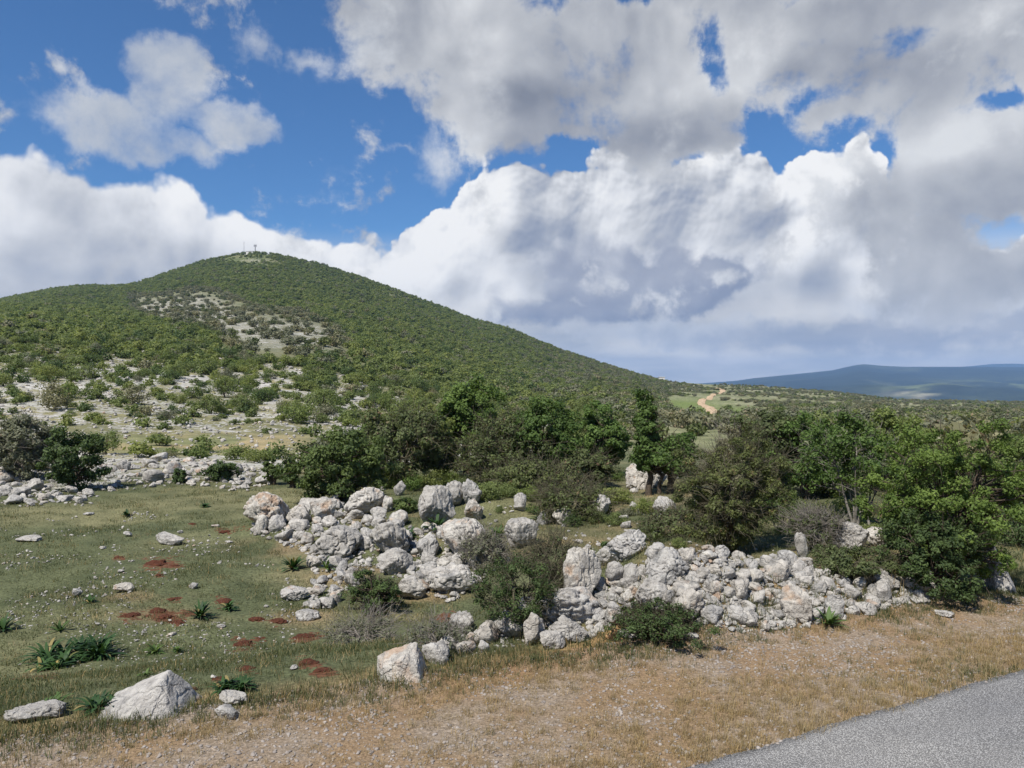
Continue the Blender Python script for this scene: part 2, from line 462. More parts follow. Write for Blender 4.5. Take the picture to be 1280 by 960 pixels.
# ------------------------------------------------------------------ ground sheets
MOUNDS = [(195, 705, 17), (218, 708, 8), (160, 771, 14), (196, 764, 13), (207, 771, 10), (222, 778, 10), (236, 767, 8), (279, 752, 13), (321, 774, 11), (347, 777, 13), (380, 797, 15), (305, 806, 16), (325, 799, 9),
          (309, 837, 13), (273, 849, 10), (235, 862, 12), (385, 830, 16), (405, 838, 12), (282, 665, 9), (361, 666, 9), (240, 655, 5), (199, 719, 6), (217, 749, 8), (148, 697, 7)]
SOILP = [(x, y, r * 2.1, r * 0.9) for x, y, r in MOUNDS] + [(45, 845, 50, 9), (560, 800, 60, 14), (560, 770, 30, 10), (390, 832, 30, 8), (470, 740, 50, 22), (720, 815, 60, 6), (300, 660, 30, 6), (900, 700, 90, 10)]


def cover(x, y, z):
    """albedo colour, rockiness and bare-soil share of the ground at world points"""
    Y = np.maximum(y, 0.3)
    px = CX + F * x / Y; py = CY + F * (HC - z) / Y
    d, s = road_ds(x, y); e = d - verge_w(s) + 0.25 * fbm(x * 1.1, y * 1.1, oct=3, seed=21)
    n1 = fbm(x / 3.0, y / 3.0, oct=4, seed=23); n2 = fbm(x / 14.0, y / 14.0, oct=4, seed=25); n3 = fbm(x / 50.0, y / 50.0, oct=4, seed=27)
    def C(*c): return np.array(c, float)[None, :]
    grass = C(0.098, 0.108, 0.058); grass2 = C(0.165, 0.158, 0.088); straw = C(0.27, 0.20, 0.118)
    a = grass + (grass2 - grass) * sstep(-0.2, 0.5, n1)[:, None]
    k = (1 - sstep(-0.1, 0.45, e))[:, None]
    a = a * (1 - k) + straw * k
    # orange-tinted strip in front of the stone heaps
    k = (np.exp(-((e + 0.1) / 0.35) ** 2) * sstep(-1.5, 0, s) * (1 - sstep(3, 5, s)))[:, None] * 0.6
    a = a * (1 - k) + C(0.33, 0.18, 0.08) * k
    rocky = 0.12 + 0 * x
    soil = 0 * x
    for (mx, my, rx, ry) in SOILP:
        soil = np.maximum(soil, np.exp(-((px - mx) / rx) ** 2 - ((py - my) / ry) ** 2) * (Y < 40))
    buff = np.zeros_like(x)
    for (mx, my, rx, ry) in ((345, 685, 60, 10), (445, 715, 75, 30), (525, 745, 60, 24), (560, 690, 90, 20), (200, 770, 60, 8), (60, 815, 50, 7), (150, 745, 60, 7), (380, 770, 40, 16), (720, 690, 120, 22), (900, 690, 120, 14), (820, 640, 120, 30), (480, 650, 70, 10), (1060, 700, 120, 26)):
        buff = np.maximum(buff, np.exp(-((px - mx) / rx) ** 2 - ((py - my) / ry) ** 2) * (Y < 40))
    kk = (buff * sstep(-0.35, 0.25, fbm(x * 1.7, y * 1.7, oct=4, seed=29)))[:, None] * 0.85
    a = a * (1 - kk) + C(0.26, 0.185, 0.115) * kk
    rocky = rocky + 0.35 * buff * (Y > 9)
    # slope beyond the field
    far = sstep(24, 32, Y) * (px < 760)
    meadow = np.exp(-((py - 556) / 12) ** 4) * sstep(90, 150, px) * (1 - sstep(330, 420, px)) * (Y < 75)
    slope = far * (1 - sstep(90, 150, Y))
    dry = C(0.26, 0.235, 0.13)
    kk = slope[:, None]
    a = a * (1 - kk) + (C(0.165, 0.16, 0.090) + (dry - C(0.165, 0.16, 0.090)) * sstep(-0.3, 0.3, n2)[:, None]) * kk
    kk = np.clip(meadow, 0, 1)[:, None]
    a = a * (1 - kk) + (C(0.185, 0.19, 0.098) + (C(0.31, 0.25, 0.145) - C(0.185, 0.19, 0.098)) * sstep(-0.1, 0.35, n1 + 0.3 * sstep(200, 330, px))[:, None]) * kk
    rocky = np.maximum(rocky, slope * (0.69 + 0.35 * n2) * (1 - 0.8 * meadow))
    bank = np.exp(-((py - 600) / 22) ** 4) * (1 - sstep(110, 160, px)) + np.exp(-((py - 590) / 16) ** 4) * sstep(100, 140, px) * (1 - sstep(300, 345, px)) * 0.85
    rocky = np.maximum(rocky, np.clip(bank, 0, 1) * 0.85 * (Y < 60) * (Y > 12))
    # hill
    hill = sstep(100, 160, Y) * (1 - sstep(780, 860, px))
    kk = hill[:, None]
    a = a * (1 - kk) + (C(0.110, 0.130, 0.052) + (C(0.17, 0.17, 0.088) - C(0.110, 0.130, 0.052)) * sstep(-0.3, 0.4, n2)[:, None]) * kk
    rocky = np.where(hill > 0.5, 0.34 + 0.25 * n3 + 0.28 * (1 - sstep(80, 200, Y)), rocky)
    rocky = np.where(hill > 0.5, np.maximum(rocky, scree(px, py) * 0.68), rocky)
    top = np.exp(-((px - 320) / 50) ** 2 - ((py - 326) / 9) ** 2) + 0.8 * np.exp(-((px - 475) / 45) ** 2 - ((py - 368 - (px - 475) * 0.3) / 7) ** 2)
    rocky = np.where(hill > 0.5, np.maximum(rocky, np.clip(top, 0, 1) * 0.65), rocky)
    kk = (hill * scree(px, py))[:, None]
    a = a * (1 - kk) + C(0.225, 0.215, 0.165) * kk
    # plain on the far side of the trees
    plain = sstep(28, 45, Y) * sstep(700, 840, px)
    kk = plain[:, None]
    a = a * (1 - kk) + (C(0.190, 0.195, 0.110) + (C(0.27, 0.26, 0.175) - C(0.190, 0.195, 0.110)) * sstep(-0.3, 0.4, n2)[:, None]) * kk
    rocky = np.where(plain > 0.5, 0.35 + 0.2 * n2, rocky)
    gm = np.exp(-((px - 855) / 50) ** 2 - ((py - 506) / 9) ** 2) + np.exp(-((px - 930) / 30) ** 2 - ((py - 514) / 5) ** 2)
    kk = (np.clip(gm, 0, 1) * plain)[:, None]
    a = a * (1 - kk) + C(0.15, 0.19, 0.065) * kk
    rocky = rocky * (1 - kk[:, 0])
    return a, np.clip(rocky, 0, 1), np.clip(soil, 0, 1)


def scree(px, py):
    """the bare stony streak running down the hill"""
    t = (px - 165) / 260.0
    mid = 372 + 62 * t + 6 * np.sin(px / 23.0); wid = 12 + 16 * sstep(0, 0.5, t) - 10 * sstep(0.7, 1.0, t)
    return np.exp(-((py - mid) / np.maximum(wid, 3)) ** 4) * sstep(-0.05, 0.08, t) * (1 - sstep(0.9, 1.1, t))


def build_ground():
    az = np.radians(np.concatenate([np.arange(-64, -38, 1.0), np.arange(-38, 38, 0.2), np.arange(38, 64.1, 1.0)]))
    r = np.exp(np.linspace(math.log(1.6), math.log(1500), 470))
    A, R = np.meshgrid(az, r, indexing='ij')
    x = (R * np.sin(A)).ravel(); y = (R * np.cos(A)).ravel()
    z = H(x, y)
    z = z + 0.02 * fbm(x * 4, y * 4, oct=2, seed=31) * sstep(5, 8, y) * (1 - sstep(20, 30, y))
    nA, nR = A.shape
    I = np.arange(nA * nR).reshape(nA, nR)
    Q = np.stack([I[:-1, :-1], I[1:, :-1], I[1:, 1:], I[:-1, 1:]], -1).reshape(-1, 4)
    alb, rocky, soil = cover(x, y, z)
    V = np.stack([x, y, z], 1)
    fx = x[Q].mean(1); fy = y[Q].mean(1)
    d, s = road_ds(fx, fy)
    vg = (d < verge_w(s)) & (fy < 60)
    px = CX + F * fx / fy
    hill = (fy > 95) & (px < 830) & ~vg
    plain = (fy > 40) & (px >= 830) & ~vg
    hill |= (fy > 40) & (px < 830) & (fy > 95 - 0)
    rest = ~(vg | hill | plain)
    for nm, sel, mt, kind in (('verge', vg, M['verge'], 0), ('hill', hill, M['ground'], 0), ('plain', plain, M['ground'], 0), ('ground', rest, M['ground'], 0)):
        q = Q[sel]; u, inv = np.unique(q, return_inverse=True)
        me = mesh_np(nm, V[u], inv.reshape(q.shape), [mt], True, {
            'alb': ('FLOAT_COLOR', 'POINT', np.concatenate([alb[u], np.ones((len(u), 1))], 1)),
            'rocky': ('FLOAT', 'POINT', rocky[u]), 'soil': ('FLOAT', 'POINT', soil[u])})
        tag(obj(nm, me), kind='structure')
    # rest of the near surroundings, outside the photographed wedge
    az = np.radians(np.arange(64, 296.1, 4.0)); r = np.exp(np.linspace(math.log(1.6), math.log(400), 40))
    A, R = np.meshgrid(az, r, indexing='ij')
    x = (R * np.sin(A)).ravel(); y = (R * np.cos(A)).ravel(); z = h_near(x, np.minimum(y, 20)) - 0.02
    nA, nR = A.shape; I = np.arange(nA * nR).reshape(nA, nR)
    Q = np.stack([I[:-1, :-1], I[1:, :-1], I[1:, 1:], I[:-1, 1:]], -1).reshape(-1, 4)
    me = mesh_np('ground', np.stack([x, y, z], 1), Q, [M['ground']], True, {'alb': ('FLOAT_COLOR', 'POINT', np.tile([0.15, 0.14, 0.07, 1.0], (len(x), 1))), 'rocky': ('FLOAT', 'POINT', 0.3 + 0 * x)})
    tag(obj('ground', me), kind='structure')
    # road: ragged near edge, ~6 m wide
    s = np.concatenate([np.arange(-30, -6, 1.0), np.arange(-6, 14, 0.03), np.arange(14, 120, 1.5)])
    e0 = 0.014 * fbm(s * 2.1, 0 * s, oct=4, seed=41) + 0.012 * fbm(s * 14, 0 * s, oct=2, seed=42)
    rows = []
    for k, (dd, zz) in enumerate(((0, -0.022), (0, 0.012), (-0.08, 0.020), (-1.5, 0.05), (-3.0, 0.065), (-6.0, 0.02))):
        off = dd + (e0 if k < 3 else 0)
        rows.append(np.stack([RP[0] + RT[0] * s + RN[0] * off, RP[1] + RT[1] * s + RN[1] * off, zz + 0 * s], 1))
    V = np.concatenate(rows); n = len(s); I = np.arange(len(rows) * n).reshape(len(rows), n)
    Q = np.stack([I[:-1, :-1], I[:-1, 1:], I[1:, 1:], I[1:, :-1]], -1).reshape(-1, 4)
    tag(obj('road', mesh_np('road', V, Q[:, ::-1], [M['road']], True)), kind='structure')
    # far valley and mountains
    for nm, (sx, sy, y0, y1) in {
        'mountain': ([-900, 500, 700, 880, 920, 940, 1000, 1040, 1066, 1080, 1100, 1130, 1200, 1280, 1500, 2400], [500, 494, 487, 479, 476, 473, 467, 463, 457, 455, 457, 458.5, 458.5, 459, 463, 478], 1480, 6500),
        'distant_hills': ([-900, 900, 1150, 1215, 1240, 1265, 1300, 1400, 1600, 2400], [498, 488, 462, 457.5, 455, 454.5, 455.5, 452, 458, 475], 6800, 9300)}.items():
        pxs = np.linspace(-660, 1960, 420) if nm == 'mountain' else np.linspace(-300, 1580, 300); Ys = np.concatenate([np.exp(np.linspace(math.log(y0), math.log(y1), 60)), np.linspace(y1 * 1.01, y1 * 1.05, 4)])
        PX, YY = np.meshgrid(pxs, Ys, indexing='ij')
        sk = np.interp(PX, sx, sy); zt = HC + (CY - sk) / F * y1
        t = (YY - y0) / (y1 - y0)
        prof = np.where(t <= 1, np.clip(t, 0, 1) ** 1.25, 1 - (t - 1) * 6)
        x = (PX - CX) / F * YY
        z = -135 + (zt + 135) * prof + 55 * fbm(x / 700, YY / 900, oct=4, seed=51) * np.clip(t * (1 - t) * 4, 0, 1)
        py = CY + F * (HC - z) / YY
        alb = np.tile(np.array([0.026, 0.036, 0.026]), (PX.size, 1))  # dark green scrub tone, with the clouds' shadow put into the colour
        if nm == 'mountain':
            pf, yf = PX.ravel(), py.ravel()
            nn = fbm(x.ravel() / 260, YY.ravel() / 420, oct=4, seed=53)
            w1 = np.clip(1.2 * np.exp(-((pf - 1190) / 75) ** 2 - ((yf - 488) / 9) ** 2) + 0.8 * np.exp(-((pf - 1260) / 40) ** 2 - ((yf - 480) / 6) ** 2), 0, 1) * sstep(-0.15, 0.2, nn)
            w2 = np.clip(np.exp(-((pf - 1155 + (yf - 496) * 2.2) / 14) ** 2 - ((yf - 496) / 7) ** 2) + np.exp(-((pf - 1128) / 26) ** 2 - ((yf - 492) / 3) ** 2), 0, 1) * sstep(-0.3, 0.1, nn)
            w3 = sstep(0.28, 0.5, fbm(x.ravel() / 380, YY.ravel() / 900, oct=4, seed=55)) * 0.35
            for w, c in ((w3, (0.10, 0.11, 0.06)), (w1, (0.17, 0.20, 0.085)), (w2 * 0.6, (0.34, 0.30, 0.22))):
                alb = alb * (1 - w[:, None]) + np.array(c)[None] * w[:, None]
        nA, nR = PX.shape; I = np.arange(nA * nR).reshape(nA, nR)
        Q = np.stack([I[:-1, :-1], I[1:, :-1], I[1:, 1:], I[:-1, 1:]], -1).reshape(-1, 4)
        me = mesh_np(nm, np.stack([x.ravel(), YY.ravel(), z.ravel()], 1), Q, [M['mountain']], True, {'alb': ('FLOAT_COLOR', 'POINT', np.concatenate([alb, np.ones((len(alb), 1))], 1))})
        tag(obj(nm, me), kind='structure')
    # dirt track climbing over the plain
    pts = [(886, 521), (890, 517), (889, 512), (882, 508), (876, 504), (878, 500), (888, 496), (898, 492.5), (904, 489.5), (902, 487), (896, 485.5)]
    X, Yd, Z = at_many([p[0] for p in pts], [p[1] for p in pts])
    ok = ~np.isnan(X); X, Yd = X[ok], Yd[ok]
    tt = np.linspace(0, len(X) - 1, 140); k = np.arange(len(X))
    x = np.interp(tt, k, X); y = np.interp(tt, k, Yd)
    for _ in range(8):
        x[1:-1] = 0.25 * x[:-2] + 0.5 * x[1:-1] + 0.25 * x[2:]; y[1:-1] = 0.25 * y[:-2] + 0.5 * y[1:-1] + 0.25 * y[2:]
    rows = []
    for o in np.linspace(-1, 1, 5):
        w = np.interp(y, [100, 300, 600], [1.2, 1.9, 2.6]); xx = x + o * w; yy = y + o * w * 0.9
        rows.append(np.stack([xx, yy, H(xx, yy) + 0.45 - 0.3 * abs(o)], 1))
    V = np.concatenate(rows); n = len(x); I = np.arange(5 * n).reshape(5, n)
    Q = np.stack([I[:-1, :-1], I[:-1, 1:], I[1:, 1:], I[1:, :-1]], -1).reshape(-1, 4)
    tag(obj('dirt_track', mesh_np('dirt_track', V, Q, [M['dirt']], True)), kind='structure')
    return x, y


TRX, TRY = build_ground()


# ------------------------------------------------------------------ rocks
def rock_mesh(name, seed, mat, style='block', sub=4, planes=None):
    """limestone lump fitted into x,y in -0.5..0.5, z in 0..1"""
    g = np.random.default_rng(seed)
    D, T = ico(sub)
    npl = {'block': 9, 'round': 20, 'tall': 13, 'slab': 8, 'sharp': 8}[style]
    N = g.normal(size=(npl, 3)); N /= np.linalg.norm(N, axis=1)[:, None]
    dd = g.uniform(0.62, 1.0, npl) if style != 'round' else g.uniform(0.82, 1.0, npl)
    if planes: 
        N = np.array([p[:3] for p in planes], float); N /= np.linalg.norm(N, axis=1)[:, None]; dd = np.array([p[3] for p in planes])
    q = dd[None, :] / np.maximum(D @ N.T, 0.02)
    k = 9.0 if style == 'round' else 60.0 if style == 'sharp' else 28.0
    q = np.minimum(q, 3.0)
    r = -np.log(np.exp(-k * q).sum(1) + np.exp(-k * 1.25)) / k
    o = g.uniform(-50, 50, 3)
    P = D * r[:, None]
    f1 = fbm(P[:, 0] * 1.6 + o[0], P[:, 1] * 1.6 + o[1], P[:, 2] * 1.6 + o[2], 3, seed)
    f2 = fbm(P[:, 0] * 5 + o[1], P[:, 1] * 5 + o[2], P[:, 2] * 3.2 + o[0], 3, seed + 5)
    ridge = 1 - np.abs(fbm(P[:, 0] * 2.6 + o[2], P[:, 1] * 2.6 + o[0], P[:, 2] * 1.6 + o[1], 2, seed + 9))
    am = {'block': (0.16, 0.07, 0.13), 'round': (0.22, 0.06, 0.15), 'tall': (0.15, 0.06, 0.14), 'slab': (0.14, 0.07, 0.12), 'sharp': (0.09, 0.06, 0.12)}[style]
    am = tuple(q_ * 0.4 for q_ in am) if planes else am
    pit = np.abs(fbm(P[:, 0] * 3.4 + o[0], P[:, 1] * 3.4 - o[1], P[:, 2] * 2.2 + o[2], 3, seed + 13))
    f2 = f2 + 1.5 * (0.25 - pit)
    r = r * (1 + am[0] * f1 + am[1] * f2 - am[2] * np.clip(ridge - 0.86, 0, 1) / 0.14)
    P = D * r[:, None]
    lo, hi = P.min(0), P.max(0)
    P = (P - lo) / (hi - lo); P[:, :2] -= 0.5
    return mesh_np(name, P, T, [mat], True)


def place_rock(o, px, py, w, h, depth=0.85, sink=0.14, rz=None, tilt=0.0):
    x, y, z = at(px, py)
    k = y / F
    o.scale = (w * k, w * k * depth, h * k / (1 - sink) * 1.0)
    o.rotation_euler = (random.uniform(-tilt, tilt), random.uniform(-tilt, tilt), random.uniform(-0.5, 0.5) if rz is None else rz)
    yb = y + 0.5 * w * k * depth * 0.8
    xb = x * yb / y
    zb = H(xb, yb)
    o.location = (xb, yb, min(float(zb), z + 0.25 * h * k) - sink * h * k)


BOULDERS = [  # name px base w h depth style mat label
    ('boulder', 184, 900, 116, 46, 0.7, 'pyr', 'rock_warm', 'big pale pyramid-shaped boulder with a pinkish band at the verge edge'),
    ('boulder', 44, 904, 72, 19, 0.7, 'slab', 'rock_warm', 'low yellowish flat-topped boulder beside the pyramid-shaped boulder'),
    ('stone_slab', 284, 901, 34, 16, 0.7, 'block', 'rock_white', 'whitish square stone in the verge grass right of the pyramid-shaped boulder'),
    ('stone_slab', 292, 882, 42, 13, 0.7, 'slab', 'rock_grey', 'flat grey stone just behind the whitish square stone'),
    ('boulder', 501, 852, 66, 38, 0.75, 'wedge', 'rock_warm', 'pale boulder with an orange band where the stone row meets the verge'),
    ('boulder', 728, 762, 48, 68, 0.8, 'tall', 'rock_white', 'tall pale upright boulder standing over the bramble hollow'),
    ('boulder', 708, 786, 82, 40, 0.8, 'round', 'rock_warm', 'long rounded rust-patched boulder under the tall pale boulder'),
    ('boulder', 660, 790, 28, 38, 0.9, 'round', 'rock', 'narrow grey boulder leaning at the left end of the long rust-patched boulder'),
    ('boulder', 712, 806, 50, 30, 0.8, 'block', 'rock_grey', 'dark-pitted grey boulder wedged below the long rust-patched boulder'),
    ('boulder', 668, 808, 30, 40, 0.7, 'tall', 'rock_white', 'bone-shaped pale stone at the foot of the long rust-patched boulder'),
    ('boulder', 690, 812, 34, 20, 0.8, 'block', 'rock', 'grey stone lying on the ground before the bone-shaped pale stone'),
    ('boulder', 835, 738, 54, 40, 0.9, 'block', 'rock_grey', 'large grey furrowed boulder on top of the long stone heap'),
    ('boulder', 783, 701, 52, 36, 0.9, 'round', 'rock_white', 'large white boulder on the grassy rise behind the stone heap'),
    ('boulder', 759, 709, 34, 24, 0.8, 'block', 'rock_white', 'smaller white boulder tucked beside the large white one on the grassy rise'),
    ('boulder', 860, 783, 40, 38, 0.8, 'block', 'rock_grey', 'grey boulder with dark holes at the right end of the low green cushion bush'),
    ('boulder', 815, 762, 44, 28, 0.8, 'slab', 'rock_warm', 'buff sloping slab behind the low green cushion bush'),
    ('boulder', 996, 782, 42, 46, 0.8, 'block', 'rock_grey', 'upright grey boulder in the middle of the long stone heap'),
    ('boulder', 1102, 742, 44, 28, 0.8, 'block', 'rock_white', 'whitish boulder on the right half of the long stone heap'),
    ('boulder', 1150, 748, 40, 20, 0.8, 'slab', 'rock_white', 'pale slab at the far right tip of the long stone heap'),
    ('boulder', 1044, 776, 26, 30, 0.6, 'tall', 'rock_white', 'pale leaning stone at the front of the long heap beside a green tuft'),
    ('boulder', 1001, 700, 17, 34, 0.8, 'tall', 'rock_white', 'slim white standing stone under the grey thorn bush'),
    ('boulder', 1060, 688, 52, 34, 0.8, 'block', 'rock_warm', 'buff and grey boulder between the trees behind the long stone heap'),
    ('boulder', 1095, 684, 32, 24, 0.8, 'block', 'rock_grey', 'grey boulder right beside the buff one between the trees'),
    ('boulder', 1248, 741, 46, 66, 0.8, 'wedge2', 'rock_white', 'white leaning rock face beyond the big green tree at the roadside'),
    ('boulder', 830, 646, 28, 24, 0.8, 'block', 'rock_white', 'whitish boulder at the foot of the two-trunked tree'),
    ('boulder', 806, 612, 54, 30, 0.8, 'block', 'rock_white', 'broad white outcrop behind the trunks of the two-trunked tree'),
    ('boulder', 838, 600, 24, 26, 0.8, 'block', 'rock_grey', 'grey outcrop just right of the two trunks'),
    ('boulder', 750, 652, 26, 32, 0.8, 'tall', 'rock_white', 'upright pale boulder among brown thorn scrub'),
    ('boulder', 703, 656, 30, 20, 0.8, 'round', 'rock_grey', 'rounded grey boulder under the brown thorn scrub'),
    ('boulder', 650, 640, 16, 22, 0.8, 'tall', 'rock_white', 'small upright white stone left of the brown thorn scrub'),
    ('boulder', 682, 656, 24, 18, 0.8, 'block', 'rock_grey', 'squat grey stone left of the rounded grey boulder in the scrub'),
    ('boulder', 651, 688, 42, 34, 0.8, 'block', 'rock_white', 'white blocky boulder at the right end of the left rock group'),
    ('boulder', 581, 700, 60, 44, 0.85, 'round', 'rock_white', 'big rounded white boulder partly behind grey twigs'),
    ('boulder', 545, 657, 48, 46, 0.9, 'block', 'rock_white', 'largest white boulder with deep cracks, highest of the left rock group'),
    ('boulder', 566, 634, 30, 30, 0.9, 'round', 'rock_white', 'white rock lump leaning on the back of the largest cracked boulder'),
    ('boulder', 590, 634, 26, 32, 0.9, 'round', 'rock_white', 'round-topped white rock right behind the largest cracked boulder'),
    ('boulder', 592, 652, 24, 26, 0.9, 'block', 'rock_white', 'white rock at the right foot of the largest cracked boulder'),
    ('boulder', 487, 702, 52, 46, 0.9, 'block', 'rock_grey', 'pitted grey and white boulder with black lichen patches'),
    ('boulder', 424, 700, 60, 36, 0.9, 'round', 'rock', 'low rounded whitish boulder at the left of the pitted one'),
    ('boulder', 535, 700, 30, 30, 0.8, 'block', 'rock_grey', 'smooth grey block between the pitted boulder and the big rounded white one'),
    ('boulder', 457, 645, 50, 32, 0.8, 'egg', 'rock_white', 'egg-shaped white boulder lying on red soil'),
    ('boulder', 485, 641, 17, 20, 0.9, 'round', 'rock', 'small grey lobe of rock at the right end of the egg-shaped boulder'),
    ('boulder', 500, 620, 17, 18, 0.9, 'block', 'rock_white', 'small squarish pale rock in front of the olive brown bush'),
    ('boulder', 334, 662, 54, 40, 0.9, 'block', 'rock_warm', 'rust-stained boulder with a dark hollow at the left end of the rocks'),
    ('boulder', 326, 668, 19, 23, 0.7, 'round', 'rock_white', 'small white stone propped in front of the rust-stained boulder'),
    ('boulder', 374, 656, 30, 22, 0.8, 'block', 'rock', 'grey stone just right of the rust-stained boulder'),
    ('boulder', 404, 652, 34, 28, 0.8, 'block', 'rock', 'whitish broken rock midway between the rust-stained and the egg-shaped boulders'),
    ('boulder', 494, 720, 44, 30, 0.8, 'block', 'rock_white', 'pale rock just behind the round dark green bush'),
    ('boulder', 563, 744, 58, 30, 0.8, 'block', 'rock_grey', 'grey overhanging rock with a black shaded underside'),
    ('boulder', 566, 722, 20, 18, 0.8, 'round', 'rock_white', 'white stone perched on the grey overhanging rock'),
    ('boulder', 514, 752, 42, 26, 0.8, 'block', 'rock_warm', 'orange-stained rock with a dark hole right of the round dark green bush'),
    ('boulder', 577, 795, 34, 26, 0.8, 'block', 'rock_warm', 'reddish stone half hidden in the bramble hollow'),
    ('boulder', 212, 682, 42, 14, 0.6, 'slab', 'rock_white', 'long pale slab lying alone in the middle of the grass field'),
    ('boulder', 36, 678, 42, 6, 0.6, 'slab', 'rock_white', 'thin white slab flat in the grass at the far left of the field'),
    ('boulder', 765, 802, 17, 15, 0.8, 'block', 'rock_orange', 'small orange stone at the verge edge below the heap'),
    ('boulder', 784, 801, 32, 9, 0.7, 'slab', 'rock_white', 'flat white stone just right of the small orange stone'),
    ('boulder', 862, 802, 22, 8, 0.7, 'slab', 'rock_white', 'little flat white stone in verge grass below the cushion bush'),
    ('boulder', 1180, 772, 24, 7, 0.7, 'slab', 'rock_grey', 'single flat grey stone lying on the verge past the heap end'),
    ('boulder', 155, 741, 26, 11, 0.7, 'slab', 'rock_white', 'white flat stone with small stones round it, mid-field'),
    ('boulder', 97, 746, 12, 10, 0.8, 'block', 'rock_white', 'single white knob of stone left of the mid-field flat stone'),
    ('boulder', 368, 752, 40, 14, 0.7, 'slab', 'rock_warm', 'flat buff stone at the field edge of the rock group'),
    ('boulder', 384, 776, 34, 12, 0.7, 'slab', 'rock', 'flat grey stone in front of the flat buff stone'),
]
M['rock_orange'] = mat_simple('orange_stone', [(0.3, (0.33, 0.17, 0.07)), (0.7, (0.58, 0.38, 0.19))], 14, 0.9, 0.7, 0.02)
PL = {
    'pyr': [(-0.50, -0.22, 0.84, 0.34), (0.88, -0.15, 0.45, 0.50), (0.12, -0.84, 0.52, 0.46), (-0.35, -0.7, 0.6, 0.50), (-0.1, 0.9, 0.45, 0.5), (0, 0, -1, 0.40), (-1, 0, 0.05, 1.0), (0.5, -0.75, 0.3, 0.6)],
    'wedge': [(-0.45, -0.25, 0.85, 0.62), (0.95, -0.1, 0.25, 0.75), (-0.1, -0.95, 0.2, 0.60), (-0.95, -0.3, 0.1, 0.85), (0, 1, 0.2, 0.7), (0, 0, -1, 0.6), (0.2, -0.6, 0.8, 0.7)],
    'wedge2': [(0.65, -0.4, 0.65, 0.45), (-0.8, -0.3, 0.3, 0.55), (-0.2, -0.95, 0.2, 0.55), (0, 1, 0.2, 0.7), (0, 0, -1, 0.6), (1, 0, 0, 1.1)],
    'egg': None}
STY = {'pyr': 'block', 'wedge': 'block', 'wedge2': 'block', 'egg': 'round'}
OCC = []
for i, (nm, px, py, w, h, dp, sty, mt, lab) in enumerate(BOULDERS):
    me = rock_mesh(nm, 100 + i * 3, M[mt], STY.get(sty, sty), 6 if w > 44 else 5 if w > 20 else 4, PL.get(sty))
    o = tag(obj(nm, me), lab, 'boulder' if nm == 'boulder' else 'stone')
    place_rock(o, px, py, w, h, dp, rz=0.0 if sty in PL else None)
    OCC.append((px, py - h * 0.5, w * 0.5, h * 0.5))

STONES = [rock_mesh('rubble_stone', 900 + k, M[['rock', 'rock_white', 'rock_warm', 'rock_grey', 'rock', 'rock_white'][k % 6]], ['sharp', 'sharp', 'slab', 'sharp', 'block'][k % 5], 4) for k in range(26)]


def in_poly(px, py, poly):
    x, y = np.asarray(px), np.asarray(py); ins = np.zeros(len(x), bool); n = len(poly)
    for i in range(n):
        x0, y0 = poly[i]; x1, y1 = poly[(i + 1) % n]
        c = ((y0 > y) != (y1 > y)) & (x < (x1 - x0) * (y - y0) / (y1 - y0 + 1e-9) + x0)
        ins ^= c
    return ins


def scatter_px(poly, n, size, sep=0.55, avoid=True, g=None):
    """blue-noise spots inside a pixel polygon: list of (px,py,w)"""
    g = g or np.random.default_rng(n * 31 + int(poly[0][0]))
    xs = [p[0] for p in poly]; ys = [p[1] for p in poly]
    out = []
    for _ in range(n * 60):
        x = g.uniform(min(xs), max(xs)); y = g.uniform(min(ys), max(ys))
        if not in_poly([x], [y], poly)[0]: continue
        w = g.uniform(*size) * (0.75 if g.random() < 0.4 else 1.0)
        if avoid and any(abs(x - a) < c * 0.85 and abs(y - w * 0.3 - b) < d * 0.85 for a, b, c, d in OCC): continue
        if any((x - a) ** 2 + ((y - b) * 1.6) ** 2 < (sep * (w + c)) ** 2 * 0.8 for a, b, c in out): continue
        out.append((x, y, w))
        if len(out) >= n: break
    return out


def stones(spots, label, group, hr=(0.45, 0.9), tilt=0.8, name='rubble_stone'):
    for (x, y, w) in sorted(spots, key=lambda q: q[1]):
        o = bpy.data.objects.new(name, random.choice(STONES)); COL.objects.link(o)
        tag(o, label, 'stone', group)
        place_rock(o, x, y, w, w * random.uniform(*hr), random.uniform(0.7, 1.1), 0.12, random.uniform(0, 6.28), tilt)


HEAP = [(655, 806), (650, 775), (690, 758), (760, 735), (800, 712), (880, 690), (960, 700), (1010, 708), (1090, 722), (1180, 742), (1165, 752), (1100, 765), (1000, 785), (930, 792), (880, 782), (770, 780), (740, 800)]
stones(scatter_px(HEAP, 150, (13, 33), 0.31), 'grey limestone rubble stone in the long heap along the verge', 'rubble stones of the long heap along the verge')
ROW = [(530, 832), (545, 812), (600, 792), (650, 788), (660, 806), (610, 818)]
stones(scatter_px(ROW, 14, (22, 42), 0.36), 'grey stone in the low row between the orange-banded boulder and the long heap', 'stones of the low row at the verge edge')
LEFTG = [(305, 665), (345, 640), (430, 628), (520, 660), (610, 680), (640, 700), (560, 755), (470, 712), (430, 745), (400, 770), (375, 760), (395, 720), (380, 690), (330, 672)]
stones(scatter_px(LEFTG, 72, (12, 28), 0.34), 'buff or grey rubble stone among the boulders of the left rock group', 'rubble stones among the boulders of the left rock group')
FIELD = [(0, 640), (250, 640), (300, 680), (370, 720), (370, 820), (440, 860), (300, 880), (150, 840), (0, 830)]
stones(scatter_px(FIELD, 18, (7, 13), 2.2), 'small white stone scattered on the open grass field', 'white stones scattered on the grass field', (0.3, 0.6), 0.2, 'field_stone')
